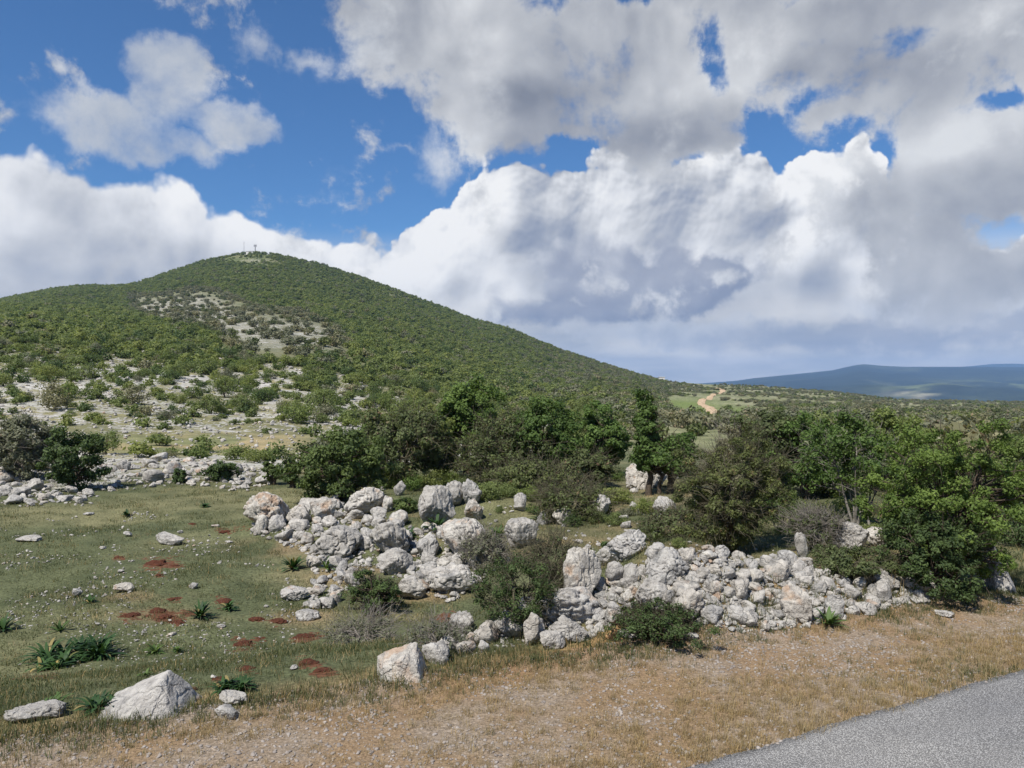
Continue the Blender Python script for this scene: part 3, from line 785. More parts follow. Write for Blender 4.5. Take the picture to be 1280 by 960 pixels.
stones(scatter_px([(640, 690), (640, 620), (760, 600), (880, 640), (1000, 690), (900, 690), (800, 712), (740, 690), (690, 665)], 18, (10, 22), 0.8), 'pale stone on the grassy ground between the thorn bushes', 'pale stones between the thorn bushes', (0.4, 0.8))
stones(scatter_px([(445, 612), (450, 596), (500, 590), (520, 604), (580, 600), (590, 612), (500, 616)], 8, (9, 16), 0.5), 'white stone at the foot of the olive brown bushes', 'white stones at the foot of the olive brown bushes', (0.5, 0.9))
bank = scatter_px([(0, 632), (0, 590), (110, 590), (200, 575), (320, 588), (340, 606), (310, 614), (220, 606), (130, 612), (110, 632)], 32, (12, 28), 0.5)
stones(bank, 'weathered grey stone in the stony bank across the grass field', 'stones of the bank across the grass field', (0.35, 0.7), 0.3, 'bank_stone')


# ------------------------------------------------------------------ instanced ground cover
def scatter_gn(name, pts, rot, scl, idx, protos, kind='stuff', label=None, cat=None):
    me = bpy.data.meshes.new(name); pts = np.asarray(pts, np.float32)
    me.vertices.add(len(pts)); me.vertices.foreach_set('co', pts.ravel())
    for an, typ, key, dat in (('rot', 'FLOAT_VECTOR', 'vector', rot), ('scl', 'FLOAT_VECTOR', 'vector', scl), ('pick', 'INT', 'value', idx)):
        a = me.attributes.new(an, typ, 'POINT'); a.data.foreach_set(key, np.asarray(dat, np.int32 if typ == 'INT' else np.float32).ravel())
    c = bpy.data.collections.new(name + '_kinds')
    for k, pm in enumerate(protos):
        po = bpy.data.objects.new('%s_kind_%02d' % (name, k), pm); c.objects.link(po)
    o = tag(obj(name, me), label, cat, None, kind)
    ng = bpy.data.node_groups.new(name + '_scatter', 'GeometryNodeTree')
    ng.interface.new_socket('Geometry', in_out='INPUT', socket_type='NodeSocketGeometry')
    ng.interface.new_socket('Geometry', in_out='OUTPUT', socket_type='NodeSocketGeometry')
    n, l = ng.nodes, ng.links
    gi = n.new('NodeGroupInput'); go = n.new('NodeGroupOutput')
    ci = n.new('GeometryNodeCollectionInfo'); ci.inputs['Collection'].default_value = c
    ci.inputs['Separate Children'].default_value = True; ci.inputs['Reset Children'].default_value = True
    ip = n.new('GeometryNodeInstanceOnPoints'); ip.inputs['Pick Instance'].default_value = True
    def na(nm, typ):
        a = n.new('GeometryNodeInputNamedAttribute'); a.data_type = typ; a.inputs['Name'].default_value = nm
        return a.outputs['Attribute']
    l.new(gi.outputs[0], ip.inputs['Points']); l.new(ci.outputs[0], ip.inputs['Instance'])
    l.new(na('pick', 'INT'), ip.inputs['Instance Index']); l.new(na('rot', 'FLOAT_VECTOR'), ip.inputs['Rotation']); l.new(na('scl', 'FLOAT_VECTOR'), ip.inputs['Scale'])
    l.new(ip.outputs[0], go.inputs[0])
    md = o.modifiers.new('scatter', 'NODES'); md.node_group = ng
    return o


def blades(seed, n, rad, hgt, wid, mat, lean=0.5, heads=0):
    g = np.random.default_rng(seed)
    a = g.uniform(0, 6.283, n); r = rad * np.sqrt(g.random(n))
    b = np.stack([r * np.cos(a), r * np.sin(a), 0 * r - 0.01], 1)
    ha = g.uniform(0, 6.283, n); L = hgt * g.uniform(0.4, 1.15, n); ln = lean * g.random(n) ** 1.2
    dirv = np.stack([np.cos(ha), np.sin(ha), 0 * ha], 1); sd = np.stack([-np.sin(ha), np.cos(ha), 0 * ha], 1)
    w = wid * g.uniform(0.6, 1.2, n)
    mid = b + dirv * (L * ln * 0.35)[:, None] + np.array([0, 0, 1.]) * (L * 0.55)[:, None]
    tip = b + dirv * (L * ln)[:, None] + np.array([0, 0, 1.]) * (L * (1 - 0.3 * ln))[:, None]
    V = np.stack([b - sd * w[:, None], b + sd * w[:, None], mid + sd * w[:, None] * 0.75, mid - sd * w[:, None] * 0.75, tip], 1).reshape(-1, 3)
    k = np.arange(n)[:, None] * 5
    Q = k + np.array([[0, 1, 2, 3]]); T = k + np.array([[3, 2, 4]])
    tint = g.random(n)
    return mesh_np('tuft', V, [Q, T], [mat], False, {'tint': ('FLOAT', 'FACE', np.concatenate([tint, tint]))})


def polar(n, r0, r1, a0, a1, g):
    r = np.exp(g.uniform(math.log(r0), math.log(r1), n)); a = np.radians(g.uniform(a0, a1, n))
    return r * np.sin(a), r * np.cos(a)


g = np.random.default_rng(99)
# dry straw on the verge
x = []; y = []
s = g.uniform(-6.5, 11, 26000); w = verge_w(s); q = g.random(26000) ** 1.15; d = w * q + g.normal(0, 0.03, 26000)
xx = RP[0] + RT[0] * s + RN[0] * d; yy = RP[1] + RT[1] * s + RN[1] * d
bare = fbm(xx * 1.3, yy * 1.3, oct=3, seed=61)
dens = 0.42 + 1.0 * sstep(0.6, 0.12, d) + 0.75 * sstep(0.60, 0.95, q) + 0.45 * sstep(-0.05, 0.35, bare) - 0.35 * sstep(0.3, 0.6, q) * (1 - sstep(0.6, 0.8, q))
k = (g.random(26000) < dens) & (yy > 2.5)
xx, yy, d, q = xx[k], yy[k], d[k], q[k]; n = len(xx)
green = (fbm(xx * 0.9, yy * 0.9, oct=2, seed=63) + (1.0 + 0.25 * sstep(1, 4, s[k])) * sstep(0.66, 1.0, q) + g.normal(0, 0.25, n)) > 0.52
pr = [blades(1, 16, 0.05, 0.075, 0.0020, M['straw'], 0.9), blades(2, 12, 0.06, 0.055, 0.0020, M['straw'], 1.2), blades(3, 20, 0.05, 0.095, 0.0018, M['straw'], 0.7),
      blades(4, 16, 0.05, 0.060, 0.0024, M['blade'], 0.9), blades(5, 14, 0.06, 0.085, 0.0024, M['blade'], 0.7), blades(6, 5, 0.05, 0.26, 0.0016, M['straw'], 0.5), blades(7, 4, 0.04, 0.20, 0.0016, M['blade'], 0.5)]
idx = np.where(green, g.integers(3, 5, n), g.integers(0, 3, n))
idx = np.where(g.random(n) < 0.012 + 0.05 * sstep(0.8, 1.0, q), g.integers(5, 7, n), idx)
rot = np.stack([g.normal(0, 0.12, n), g.normal(0, 0.12, n), g.uniform(0, 6.28, n)], 1)
sz = g.uniform(0.55, 1.15, n) * (0.65 + 0.12 * sstep(0.25, 0.0, np.minimum(d, 1.0)) + 0.35 * sstep(0.7, 1.0, q))
scatter_gn('dry_grass', np.stack([xx, yy, H(xx, yy)], 1), rot, np.stack([sz, sz, sz], 1), idx, pr, 'stuff', 'short straw-coloured dry grass on the gravel verge', 'grass')
# gravel
n = 42000
s = g.uniform(-6, 11, n); d = np.where(g.random(n) < 0.05, g.exponential(0.10, n) * -1.0 + 0.05, verge_w(s) * g.random(n) ** 0.9)
xx = RP[0] + RT[0] * s + RN[0] * d; yy = RP[1] + RT[1] * s + RN[1] * d
pat = fbm(xx * 1.3, yy * 1.3, oct=3, seed=61)
k = (yy > 2.5) & ((d < 0.05) | (g.random(n) < 0.22 + 0.85 * sstep(0.2, -0.2, pat))); xx, yy, d = xx[k], yy[k], d[k]; n = len(xx)
PEB = [rock_mesh('gravel_kind', 1500 + i, M['gravel'], ['block', 'slab', 'round'][i % 3], 1) for i in range(6)]
sz = 0.006 + 0.022 * g.random(n) ** 2.5
scatter_gn('gravel', np.stack([xx, yy, H(xx, yy) - sz * 0.2 + np.where(d < 0.0, 0.016, 0.0)], 1), np.stack([g.uniform(-.4, .4, n), g.uniform(-.4, .4, n), g.uniform(0, 6.28, n)], 1), np.stack([sz, sz * 0.9, sz * 0.6], 1), g.integers(0, 6, n), PEB, 'stuff', 'loose grey gravel spread over the roadside verge', 'gravel')
# green grass of the field and between the rocks
xx, yy = polar(75000, 4.6, 40, -54, 46, g)
d, s = road_ds(xx, yy); e = d - verge_w(s)
zz = H(xx, yy); px = CX + F * xx / yy; py = CY + F * (HC - zz) / yy
soil = 0 * xx
for (mx, my, rx, ry) in SOILP: soil = np.maximum(soil, np.exp(-((px - mx) / rx) ** 2 - ((py - my) / ry) ** 2))
k = (e > -0.15) & (g.random(len(xx)) < 1.0 - 0.75 * soil) & (g.random(len(xx)) < 0.58 + 1.0 * fbm(xx * 0.8, yy * 0.8, oct=3, seed=71)) & ~((yy > 27) & (px > 120))
xx, yy, zz, e = xx[k], yy[k], zz[k], e[k]; n = len(xx); R = np.hypot(xx, yy)
pr = [blades(11, 18, 0.09, 0.050, 0.0026, M['blade'], 1.2), blades(12, 16, 0.10, 0.040, 0.0028, M['blade'], 1.4), blades(13, 20, 0.09, 0.065, 0.0024, M['blade'], 0.9), blades(14, 16, 0.08, 0.11, 0.0022, M['blade'], 0.8), blades(15, 14, 0.08, 0.07, 0.002, M['straw'], 0.9)]
tall = (np.exp(-((e - 0.1) / 0.35) ** 2) > g.random(n) * 1.1)
idx = np.where(tall, g.choice([2, 3, 3, 4], n), g.choice([0, 0, 1, 1, 2, 4], n, p=[.28, .2, .2, .14, .12, .06]))
sz = g.uniform(0.6, 1.2, n) * np.clip((R / 8) ** 0.55, 0.8, 2.2)
scatter_gn('green_grass', np.stack([xx, yy, zz], 1), np.stack([g.normal(0, .15, n), g.normal(0, .15, n), g.uniform(0, 6.28, n)], 1), np.stack([sz, sz, sz * 0.9], 1), idx, pr, 'stuff', 'short green grass of the field and between the rocks', 'grass')
# pebbles and chips on the field, heaps, bank and slope
P = []
for poly, n, sz in ((HEAP, 2600, (4, 16)), (LEFTG, 1500, (3, 13)), (FIELD, 3600, (1.2, 5.5)), (ROW, 120, (3, 9)), ([(-300, 632), (-300, 588), (110, 585), (200, 570), (330, 585), (345, 606), (310, 616), (220, 606), (130, 616), (110, 634)], 1500, (4, 14)),
                    ([(0, 588), (0, 430), (300, 440), (520, 480), (420, 560), (300, 590)], 2600, (2, 8)), ([(560, 640), (640, 600), (1000, 690), (800, 720)], 260, (3, 8))):
    q = np.random.default_rng(n + 5)
    xs = [p[0] for p in poly]; ys = [p[1] for p in poly]
    a = q.uniform(min(xs), max(xs), n * 3); b = q.uniform(min(ys), max(ys), n * 3)
    ins = in_poly(a, b, poly); a, b = a[ins][:n], b[ins][:n]
    X, Yd, Z = at_many(a, b); ok = ~np.isnan(X)
    if poly is FIELD: ok &= fbm(np.nan_to_num(X) * 0.7, np.nan_to_num(Yd) * 0.7, oct=3, seed=91) > 0.04
    wpx = q.uniform(*sz, len(a)) * q.random(len(a)) ** 0.6
    P.append(np.stack([X, Yd, Z, wpx * Yd / F], 1)[ok & (Yd < 160)])
P = np.concatenate(P); n = len(P)
scatter_gn('loose_stones', P[:, :3] - np.array([0, 0, 1]) * P[:, 3:4] * 0.12, np.stack([g.uniform(-.4, .4, n), g.uniform(-.4, .4, n), g.uniform(0, 6.28, n)], 1), np.stack([P[:, 3], P[:, 3] * 0.8, P[:, 3] * 0.6], 1), g.integers(0, 8, n), STONES[:8], 'stuff', 'small loose limestone chips between the bigger stones', 'stones')

# red earth mounds
def mound_mesh(seed):
    V, T = ico(4); V = V.copy(); q = np.random.default_rng(seed); o = q.uniform(-9, 9, 3)
    f = fbm(V[:, 0] * 3 + o[0], V[:, 1] * 3 + o[1], V[:, 2] * 3, 4, seed)
    f = f + 1.1 * fbm(V[:, 0] * 1.3 + o[1], V[:, 1] * 1.3 + o[2], oct=3, seed=seed + 3)
    P = V * (1 + 0.42 * f + 0.14 * fbm(V[:, 0] * 11, V[:, 1] * 11 + o[0], V[:, 2] * 11, 2, seed))[:, None]
    P[:, 2] = np.clip(P[:, 2], -0.12, None); P[:, 2] *= 1 - 0.35 * np.hypot(P[:, 0], P[:, 1]) ** 2 * 0.5
    return mesh_np('earth_mound', P, T, [M['red_soil']], True)
MM = [mound_mesh(70 + i) for i in range(5)]
for i, (mx, my, r) in enumerate(MOUNDS):
    X, Yd, Z = at(mx, my); k = Yd / F * r * 0.78
    o = tag(obj('earth_mound', MM[i % 5], None, (X, Yd, Z)), 'small mound of freshly dug red earth on the grass field', 'earth mound', 'red earth mounds on the grass field')
    o.scale = (k * 0.95, k * 1.05, k * 0.30); o.rotation_euler = (0, 0, random.uniform(0, 6.28))


# ------------------------------------------------------------------ plants
def leaf_cards(C, Nrm, L, W, g, fold=True):
    """rhombic leaves at C with normals Nrm"""
    n = len(C)
    t = np.cross(Nrm, g.normal(size=(n, 3))); t /= np.linalg.norm(t, axis=1)[:, None] + 1e-9
    b = np.cross(Nrm, t)
    L = L[:, None]; W = W[:, None]
    V = np.stack([C - t * L * 0.5, C + b * W * 0.5 - Nrm * W * 0.15, C + t * L * 0.5, C - b * W * 0.5 - Nrm * W * 0.15], 1).reshape(-1, 3)
    return V, np.arange(n * 4).reshape(n, 4)


def plant(seed, w, h, dep=0.9, base=0.05, clumps=60, leaves=90, leaf=0.05, cr=0.16, stems=4, twigs=0, twig_len=0.25, up=0.35, fill=0.55, lump=0.3, stem_r=0.03, spread=0.25, top=1.0, shape=None):
    """returns (crown V,F,tint), (wood V,F), local metres; base = height of the crown's underside as a share of h"""
    g = np.random.default_rng(seed); o = g.uniform(-30, 30, 3)
    d = g.normal(size=(clumps, 3)); d /= np.linalg.norm(d, axis=1)[:, None]
    rr = (fill + (1 - fill) * g.random(clumps)) ** 0.8
    env = 1 + lump * 1.6 * fbm(d[:, 0] * 1.5 + o[0], d[:, 1] * 1.5 + o[1], d[:, 2] * 1.5 + o[2], 2, seed)
    zc = h * (base + (1 - base) * 0.47); rz = h * (1 - base) * 0.50
    c = d * (rr * env)[:, None] * np.array([w * 0.5 - cr * w * 0.35, dep * (w * 0.5 - cr * w * 0.35), rz - cr * w * 0.2])
    c[:, 2] += zc
    if shape == 'flame': c[:, :2] *= np.clip(1.25 - 0.75 * c[:, 2:3] / h, 0.25, 1.2)
    if shape == 'umb': c[:, :2] *= np.clip(0.5 + 0.7 * c[:, 2:3] / h, 0.4, 1.1)
    c[:, 2] = np.clip(c[:, 2], h * base + 0.02 * h, None)
    # wood
    sb = np.stack([g.normal(0, spread * w * 0.10, stems), g.normal(0, spread * w * 0.10, stems), 0 * np.arange(stems) - 0.05 * h], 1)
    ta = np.linspace(0, 6.283, stems, endpoint=False) + g.uniform(0, 6.283)
    te = np.stack([np.cos(ta) * w * spread * g.uniform(.4, 1, stems), np.sin(ta) * w * spread * g.uniform(.4, 1, stems), h * g.uniform(.55, .85, stems)], 1)
    K = 7; tt = np.linspace(0, 1, K)
    S = sb[:, None, :] * (1 - tt)[None, :, None] + te[:, None, :] * tt[None, :, None]
    S[:, :, :2] = sb[:, None, :2] + (te - sb)[:, None, :2] * (tt ** 1.5)[None, :, None]
    S += g.normal(0, 0.018 * h, S.shape) * np.sin(tt * 3.14)[None, :, None]
    RS = stem_r * (1 - 0.72 * tt)[None, :] * g.uniform(0.6, 1.1, stems)[:, None]
    WV, WF = tubes(S, RS, 6)
    # branches from the stems to each clump
    pts = S[:, 2:, :].reshape(-1, 3); rad = RS[:, 2:].reshape(-1)
    cost = np.linalg.norm(c[:, None, :] - pts[None], axis=2) + 2.0 * np.maximum(pts[None, :, 2] - c[:, None, 2] + 0.12 * h, 0)
    j = cost.argmin(1)
    K2 = 5; t2 = np.linspace(0, 1, K2)
    Bp = pts[j][:, None, :] * (1 - t2)[None, :, None] + c[:, None, :] * t2[None, :, None]
    Bp[:, :, 2] += (np.sin(t2 * 3.14) * 0.05 * h)[None, :] * g.uniform(-0.5, 1, clumps)[:, None]
    Bp[:, 1:-1] += g.normal(0, 0.02 * h, (clumps, K2 - 2, 3))
    BR = np.minimum(rad[j] * 0.6, stem_r * 0.4)[:, None] * (1 - 0.75 * t2)[None, :]
    V2, F2 = tubes(Bp, BR, 4); WF = np.concatenate([WF, F2 + len(WV)]); WV = np.concatenate([WV, V2])
    if twigs:
        ci = g.integers(0, clumps, twigs); p0 = c[ci] + g.normal(0, cr * w * 0.4, (twigs, 3))
        dv = g.normal(size=(twigs, 3)) + 1.0 * d[ci] + np.array([0, 0, up]); dv /= np.linalg.norm(dv, axis=1)[:, None]
        Ln = twig_len * g.uniform(0.4, 1.2, twigs)
        p2 = p0 + dv * Ln[:, None]; p1 = (p0 + p2) / 2 + g.normal(0, 0.08, (twigs, 3)) * Ln[:, None]
        TP = np.stack([p0, p1, p2], 1); TP[:, :, 2] = np.maximum(TP[:, :, 2], 0.01)
        tr = 0.085 * stem_r
        V3, F3 = tubes(TP, np.tile(np.array([1.0, 0.75, 0.4]) * tr, (twigs, 1)) * g.uniform(.7, 1.4, twigs)[:, None], 3)
        WF = np.concatenate([WF, F3 + len(WV)]); WV = np.concatenate([WV, V3])
    # leaves
    nl = np.maximum((leaves * g.uniform(0.5, 1.4, clumps)).astype(int), 1) if leaves else np.zeros(clumps, int)
    ci = np.repeat(np.arange(clumps), nl); n = len(ci)
    if n == 0: return None, (WV, WF)
    ld = g.normal(size=(n, 3)); ld /= np.linalg.norm(ld, axis=1)[:, None]
    crr = cr * w * g.uniform(0.6, 1.25, clumps)
    P = c[ci] + ld * (crr[ci] * g.random(n) ** 0.45)[:, None] * np.array([1, 1, 0.75])
    P[:, 2] = np.maximum(P[:, 2], 0.015)
    Nn = ld * 0.7 + d[ci] * 0.35 + np.array([0, 0, up]) + g.normal(0, 0.55, (n, 3)); Nn /= np.linalg.norm(Nn, axis=1)[:, None]
    ls = leaf * g.uniform(0.6, 1.3, n)
    LV, LF = leaf_cards(P, Nn, ls, ls * g.uniform(0.45, 0.75, n), g)
    tint = np.clip(g.random(clumps)[ci] * 0.45 + g.random(n) * 0.6, 0, 1)
    return (LV, LF, tint), (WV, WF)


def put_plant(name, label, cat, px, py, w, h, lm, wm, seed, group=None, **kw):
    """a bush or tree whose base stands on the ground seen at px,py; w,h in pixels there"""
    x, y, z = at(px, py); k = y / F
    crown, wood = plant(seed, w * k, h * k, leaf=kw.pop('leaf_px', 4.2) * k, stem_r=kw.pop('stem_px', 3.0) * k, twig_len=kw.pop('twig_px', 22) * k, **kw)
    t = thing(name, label, cat, (x, y, z), group)
    if crown is not None:
        obj('crown' if cat == 'tree' else 'foliage', mesh_np('foliage', crown[0], crown[1], [M[lm]], False, {'tint': ('FLOAT', 'FACE', crown[2])}), t)
    obj('trunk' if cat == 'tree' else 'stem', mesh_np('stem', wood[0], wood[1], [M[wm]], True), t)
    return t


G = dict(clumps=85, leaves=110, cr=0.11, lump=0.35, fill=0.45)
PLANTS = [
    # name label cat px py w h leafmat woodmat kwargs
    ('shrub', 'dark green rounded bush on the stony bank across the field', 'shrub', 88, 614, 78, 78, 'leaf_dark', 'bark', dict(G)),
    ('shrub', 'greyish olive bush left of the dark bush on the stony bank', 'shrub', 28, 600, 84, 86, 'leaf_grey', 'twig_grey', dict(G, leaves=140, twigs=250)),
    ('shrub', 'low dark brown-green bush at the edge of the stony bank', 'shrub', 36, 588, 66, 36, 'leaf_olive', 'twig', dict(G, leaves=140, twigs=150)),
    ('shrub', 'small dark dome-shaped bush alone at the end of the field', 'shrub', 278, 601, 42, 25, 'leaf_dark', 'bark', dict(clumps=40, leaves=60, cr=0.16)),
    ('shrub', 'tiny dark brownish bush on the stones left of the dome-shaped one', 'shrub', 225, 604, 22, 21, 'leaf_dark', 'twig', dict(clumps=26, leaves=45, cr=0.18)),
    ('shrub', 'small upright dark shrub furthest left before the big dark bush', 'shrub', 341, 606, 25, 36, 'leaf_dark', 'bark', dict(clumps=34, leaves=55, cr=0.17)),
    ('shrub', 'small dark shrub touching the big dark bush from the left', 'shrub', 366, 610, 26, 40, 'leaf_dark', 'bark', dict(clumps=34, leaves=55, cr=0.17)),
    ('bush', 'big dark green spreading bush beside the egg-shaped boulder', 'bush', 424, 628, 132, 102, 'leaf_dark', 'bark', dict(clumps=150, leaves=130, cr=0.085, lump=0.4, fill=0.4, twigs=150)),
    ('bush', 'brighter green bush top rising in the middle of the big dark bush', 'bush', 452, 606, 74, 72, 'leaf_green', 'bark', dict(G)),
    ('bush', 'olive brown twiggy bush behind the small pale stones', 'bush', 508, 606, 116, 102, 'leaf_olive', 'twig', dict(clumps=130, leaves=124, cr=0.10, twigs=780, twig_px=26, lump=0.4)),
    ('tree', 'tallest bright green round tree left of the middle of the thicket', 'tree', 582, 592, 84, 120, 'leaf_green', 'bark', dict(clumps=130, leaves=110, cr=0.12, base=0.25, lump=0.4, fill=0.4)),
    ('bush', 'brown dry thicket of twigs between the two bright green trees', 'bush', 620, 608, 110, 88, 'leaf_olive', 'twig', dict(clumps=110, leaves=72, cr=0.11, twigs=960, twig_px=28, lump=0.4)),
    ('tree', 'bright green tree with a flat top in the middle of the thicket', 'tree', 678, 606, 96, 108, 'leaf_green', 'bark', dict(clumps=130, leaves=110, cr=0.11, base=0.18, lump=0.4, fill=0.4)),
    ('bush', 'low greenish brown brush in front of the flat-topped green tree', 'bush', 668, 622, 130, 48, 'leaf_olive', 'twig', dict(clumps=110, leaves=92, cr=0.09, twigs=720, twig_px=24, lump=0.4)),
    ('shrub', 'dark grey-brown thorn scrub among upright pale boulders', 'shrub', 715, 652, 100, 50, 'leaf_olive', 'twig', dict(clumps=90, leaves=50, cr=0.10, twigs=900, twig_px=26, lump=0.4)),
    ('tree', 'narrow green tree left of the two-trunked tree', 'tree', 757, 596, 62, 88, 'leaf_green', 'bark', dict(clumps=90, leaves=100, cr=0.13, base=0.15, lump=0.35)),
    ('shrub', 'dim twiggy undergrowth below the narrow green tree', 'shrub', 735, 610, 74, 50, 'leaf_olive', 'twig', dict(clumps=70, leaves=100, cr=0.12, twigs=390)),
    ('bush', 'large olive brown thorn bush standing above the long stone heap', 'bush', 912, 692, 134, 156, 'leaf_olive', 'twig', dict(clumps=210, leaves=190, cr=0.066, twigs=1700, twig_px=32, lump=0.4, leaf_px=3.4)),
    ('bush', 'pale olive upright twiggy bush between two-trunked and slanting pale-trunked trees', 'bush', 915, 622, 66, 92, 'leaf_grey', 'twig_grey', dict(clumps=90, leaves=120, cr=0.12, twigs=540, twig_px=26)),
    ('tree', 'thin crooked tree with a pale slanting trunk', 'tree', 964, 622, 78, 114, 'leaf_olive', 'bark_pale', dict(clumps=85, leaves=144, cr=0.12, base=0.42, stems=1, stem_px=4.5, lump=0.45)),
    ('tree', 'fresh green tree just right of the slanting pale trunk', 'tree', 1008, 624, 84, 108, 'leaf_green', 'bark', dict(clumps=105, leaves=95, cr=0.12, base=0.12, lump=0.4)),
    ('tree', 'green tree with many thin pale trunks above the buff boulder', 'tree', 1072, 664, 132, 142, 'leaf_green', 'bark_pale', dict(clumps=120, leaves=95, cr=0.095, base=0.42, stems=7, stem_px=2.4, spread=0.34, lump=0.45, twigs=350)),
    ('bush', 'grey leafless thorn bush beside the slim white standing stone', 'bush', 1018, 690, 66, 56, 'leaf_olive', 'twig_grey', dict(clumps=60, leaves=22, cr=0.12, twigs=900, twig_px=24)),
    ('tree', 'big broad bright green tree at the roadside edge', 'tree', 1190, 728, 192, 200, 'leaf_green', 'bark', dict(clumps=300, leaves=170, cr=0.062, base=0.06, lump=0.6, fill=0.36, stems=7, stem_px=5, twigs=600, leaf_px=4.0)),
    ('bush', 'dark green dense bush in front of the big roadside tree', 'bush', 1165, 742, 120, 110, 'leaf_dark', 'bark', dict(clumps=170, leaves=110, cr=0.085, lump=0.4, leaf_px=4.0, twigs=250)),
    ('bush', 'low grey-green bush along the back of the stone heap', 'bush', 1062, 718, 100, 32, 'leaf_olive', 'twig', dict(clumps=110, leaves=120, cr=0.08, twigs=450)),
    ('tree', 'green tree behind the many-trunked one on the plain edge', 'tree', 1120, 596, 110, 86, 'leaf_light', 'bark', dict(G, base=0.1)),
    ('tree', 'olive green tree at the right border of the photograph', 'tree', 1276, 660, 96, 124, 'leaf_light', 'bark', dict(G, clumps=110, base=0.1)),
    ('bush', 'low dark green cushion bush in front of the long stone heap', 'bush', 822, 798, 132, 44, 'leaf_dark', 'bark', dict(clumps=150, leaves=100, cr=0.062, leaf_px=3.2, lump=0.75, fill=0.3, twigs=900, twig_px=16, up=0.8)),
    ('bush', 'round dark green bush in front of the left rock group', 'bush', 468, 764, 76, 50, 'leaf_dark', 'bark', dict(clumps=110, leaves=85, cr=0.08, leaf_px=3.2, lump=0.7, fill=0.3, twigs=500, twig_px=14, up=0.7)),
    ('bush', 'dark green bramble filling the hollow beside the tall pale boulder', 'bush', 648, 786, 116, 92, 'leaf_dark', 'twig', dict(clumps=140, leaves=66, cr=0.09, leaf_px=3.4, twigs=750, twig_px=26)),
    ('bush', 'brownish grey ball of bare twigs on top of the bramble hollow', 'bush', 690, 736, 76, 68, 'leaf_olive', 'twig', dict(clumps=70, leaves=14, cr=0.14, twigs=1560, twig_px=24)),
    ('bush', 'pale grey wispy twigs growing over the big rounded white boulder', 'bush', 606, 712, 62, 46, 'leaf_grey', 'twig_grey', dict(clumps=50, leaves=38, cr=0.14, twigs=570, twig_px=22)),
    ('bush', 'pale dry fallen twigs in front of the round dark green bush', 'bush', 452, 806, 92, 34, 'leaf_grey', 'twig_grey', dict(clumps=60, leaves=12, cr=0.10, twigs=480, twig_px=30)),
    ('bush', 'dry thin stalks at the mouth of the bramble hollow', 'bush', 548, 816, 100, 40, 'leaf_grey', 'twig_grey', dict(clumps=60, leaves=22, cr=0.10, twigs=390, twig_px=28)),
    ('bush', 'brown dry brush at the right shoulder of the grassy rise', 'bush', 850, 672, 90, 34, 'leaf_olive', 'twig', dict(clumps=80, leaves=54, cr=0.10, twigs=570, twig_px=24)),
    ('bush', 'small dark green sprig growing on the white boulder of the grassy rise', 'bush', 763, 690, 22, 16, 'leaf_dark', 'bark', dict(clumps=24, leaves=40, cr=0.17)),
    ('bush', 'dark green low growth between the egg-shaped and largest cracked boulders', 'bush', 508, 640, 30, 18, 'leaf_dark', 'bark', dict(clumps=30, leaves=50, cr=0.16)),
    ('bush', 'mid-green bush filling the gap between olive brown bush and tallest tree', 'bush', 548, 598, 70, 78, 'leaf_light', 'bark', dict(G)),
    ('bush', 'light green bush right behind the brown dry thicket', 'bush', 632, 590, 72, 84, 'leaf_light', 'bark', dict(G)),
    ('bush', 'green bush between the flat-topped and the narrow green tree', 'bush', 716, 592, 56, 70, 'leaf_hill', 'bark', dict(G)),
    ('bush', 'light green bush left of the tree with many thin trunks', 'bush', 1040, 622, 76, 84, 'leaf_light', 'bark', dict(G)),
]
for i, (nm, lab, cat, px, py, w, h, lm, wm, kw) in enumerate(PLANTS):
    put_plant(nm, lab, cat, px, py, w, h, lm, wm, 300 + i * 7, **kw)

def shrub_mesh(seed, lm, w=1.0, h=0.8, clumps=26, leaves=38, leaf=0.075, cr=0.2):
    (LV, LF, tint), (WV, WF) = plant(seed, w, h, clumps=clumps, leaves=leaves, leaf=leaf, cr=cr, lump=0.4, stem_r=0.02, stems=3)
    me = mesh_np('shrub', np.concatenate([LV, WV]), np.concatenate([LF, WF + len(LV)]), [M[lm], M['bark']], False,
                 {'tint': ('FLOAT', 'FACE', np.concatenate([tint, np.zeros(len(WF))]))}, np.concatenate([np.zeros(len(LF)), np.ones(len(WF))]))
    return me


# low scrub that closes the gaps between boulders and trees
UG = [shrub_mesh(3100 + 7 * i, lm, 1.0, (0.5, 0.65, 0.8)[i % 3], 40, 60, 0.052) for i, lm in enumerate(['leaf_olive', 'leaf_hill', 'leaf_olive', 'leaf_hill', 'leaf_green', 'leaf_dark', 'leaf_grey', 'leaf_light'])]
gu = np.random.default_rng(77)
UGP = []
for poly, n, sz in (([(455, 612), (600, 600), (780, 596), (870, 600), (860, 632), (760, 630), (650, 626), (540, 618)], 26, (26, 58)), ([(850, 640), (990, 610), (1280, 600), (1280, 690), (1120, 690), (1000, 668), (960, 680)], 52, (44, 84)),
                    ([(600, 640), (700, 620), (840, 640), (870, 690), (820, 680), (700, 660)], 16, (20, 42)), ([(1000, 700), (1110, 706), (1180, 730), (1110, 726)], 9, (26, 46)), ([(960, 640), (1280, 560), (1280, 600), (960, 610)], 26, (40, 70))):
    for (x_, y_, w_) in scatter_px(poly, n, sz, 0.36, False, gu): UGP.append((x_, y_, w_))
for (x_, y_, w_) in UGP:
    if 775 < x_ < 872 and y_ < 640: continue
    X, Yd, Z = at(x_, y_)
    o = bpy.data.objects.new('shrub', UG[int(gu.integers(0, 8))]); COL.objects.link(o)
    tag(o, 'low olive or dark green scrub filling the gaps under the trees and behind the boulders', 'shrub', 'low scrub under the trees')
    q = w_ * Yd / F; o.location = (X, Yd, Z - 0.04 * q); o.scale = (q, q, q * random.uniform(0.75, 1.1)); o.rotation_euler = (0, 0, random.uniform(0, 6.28))

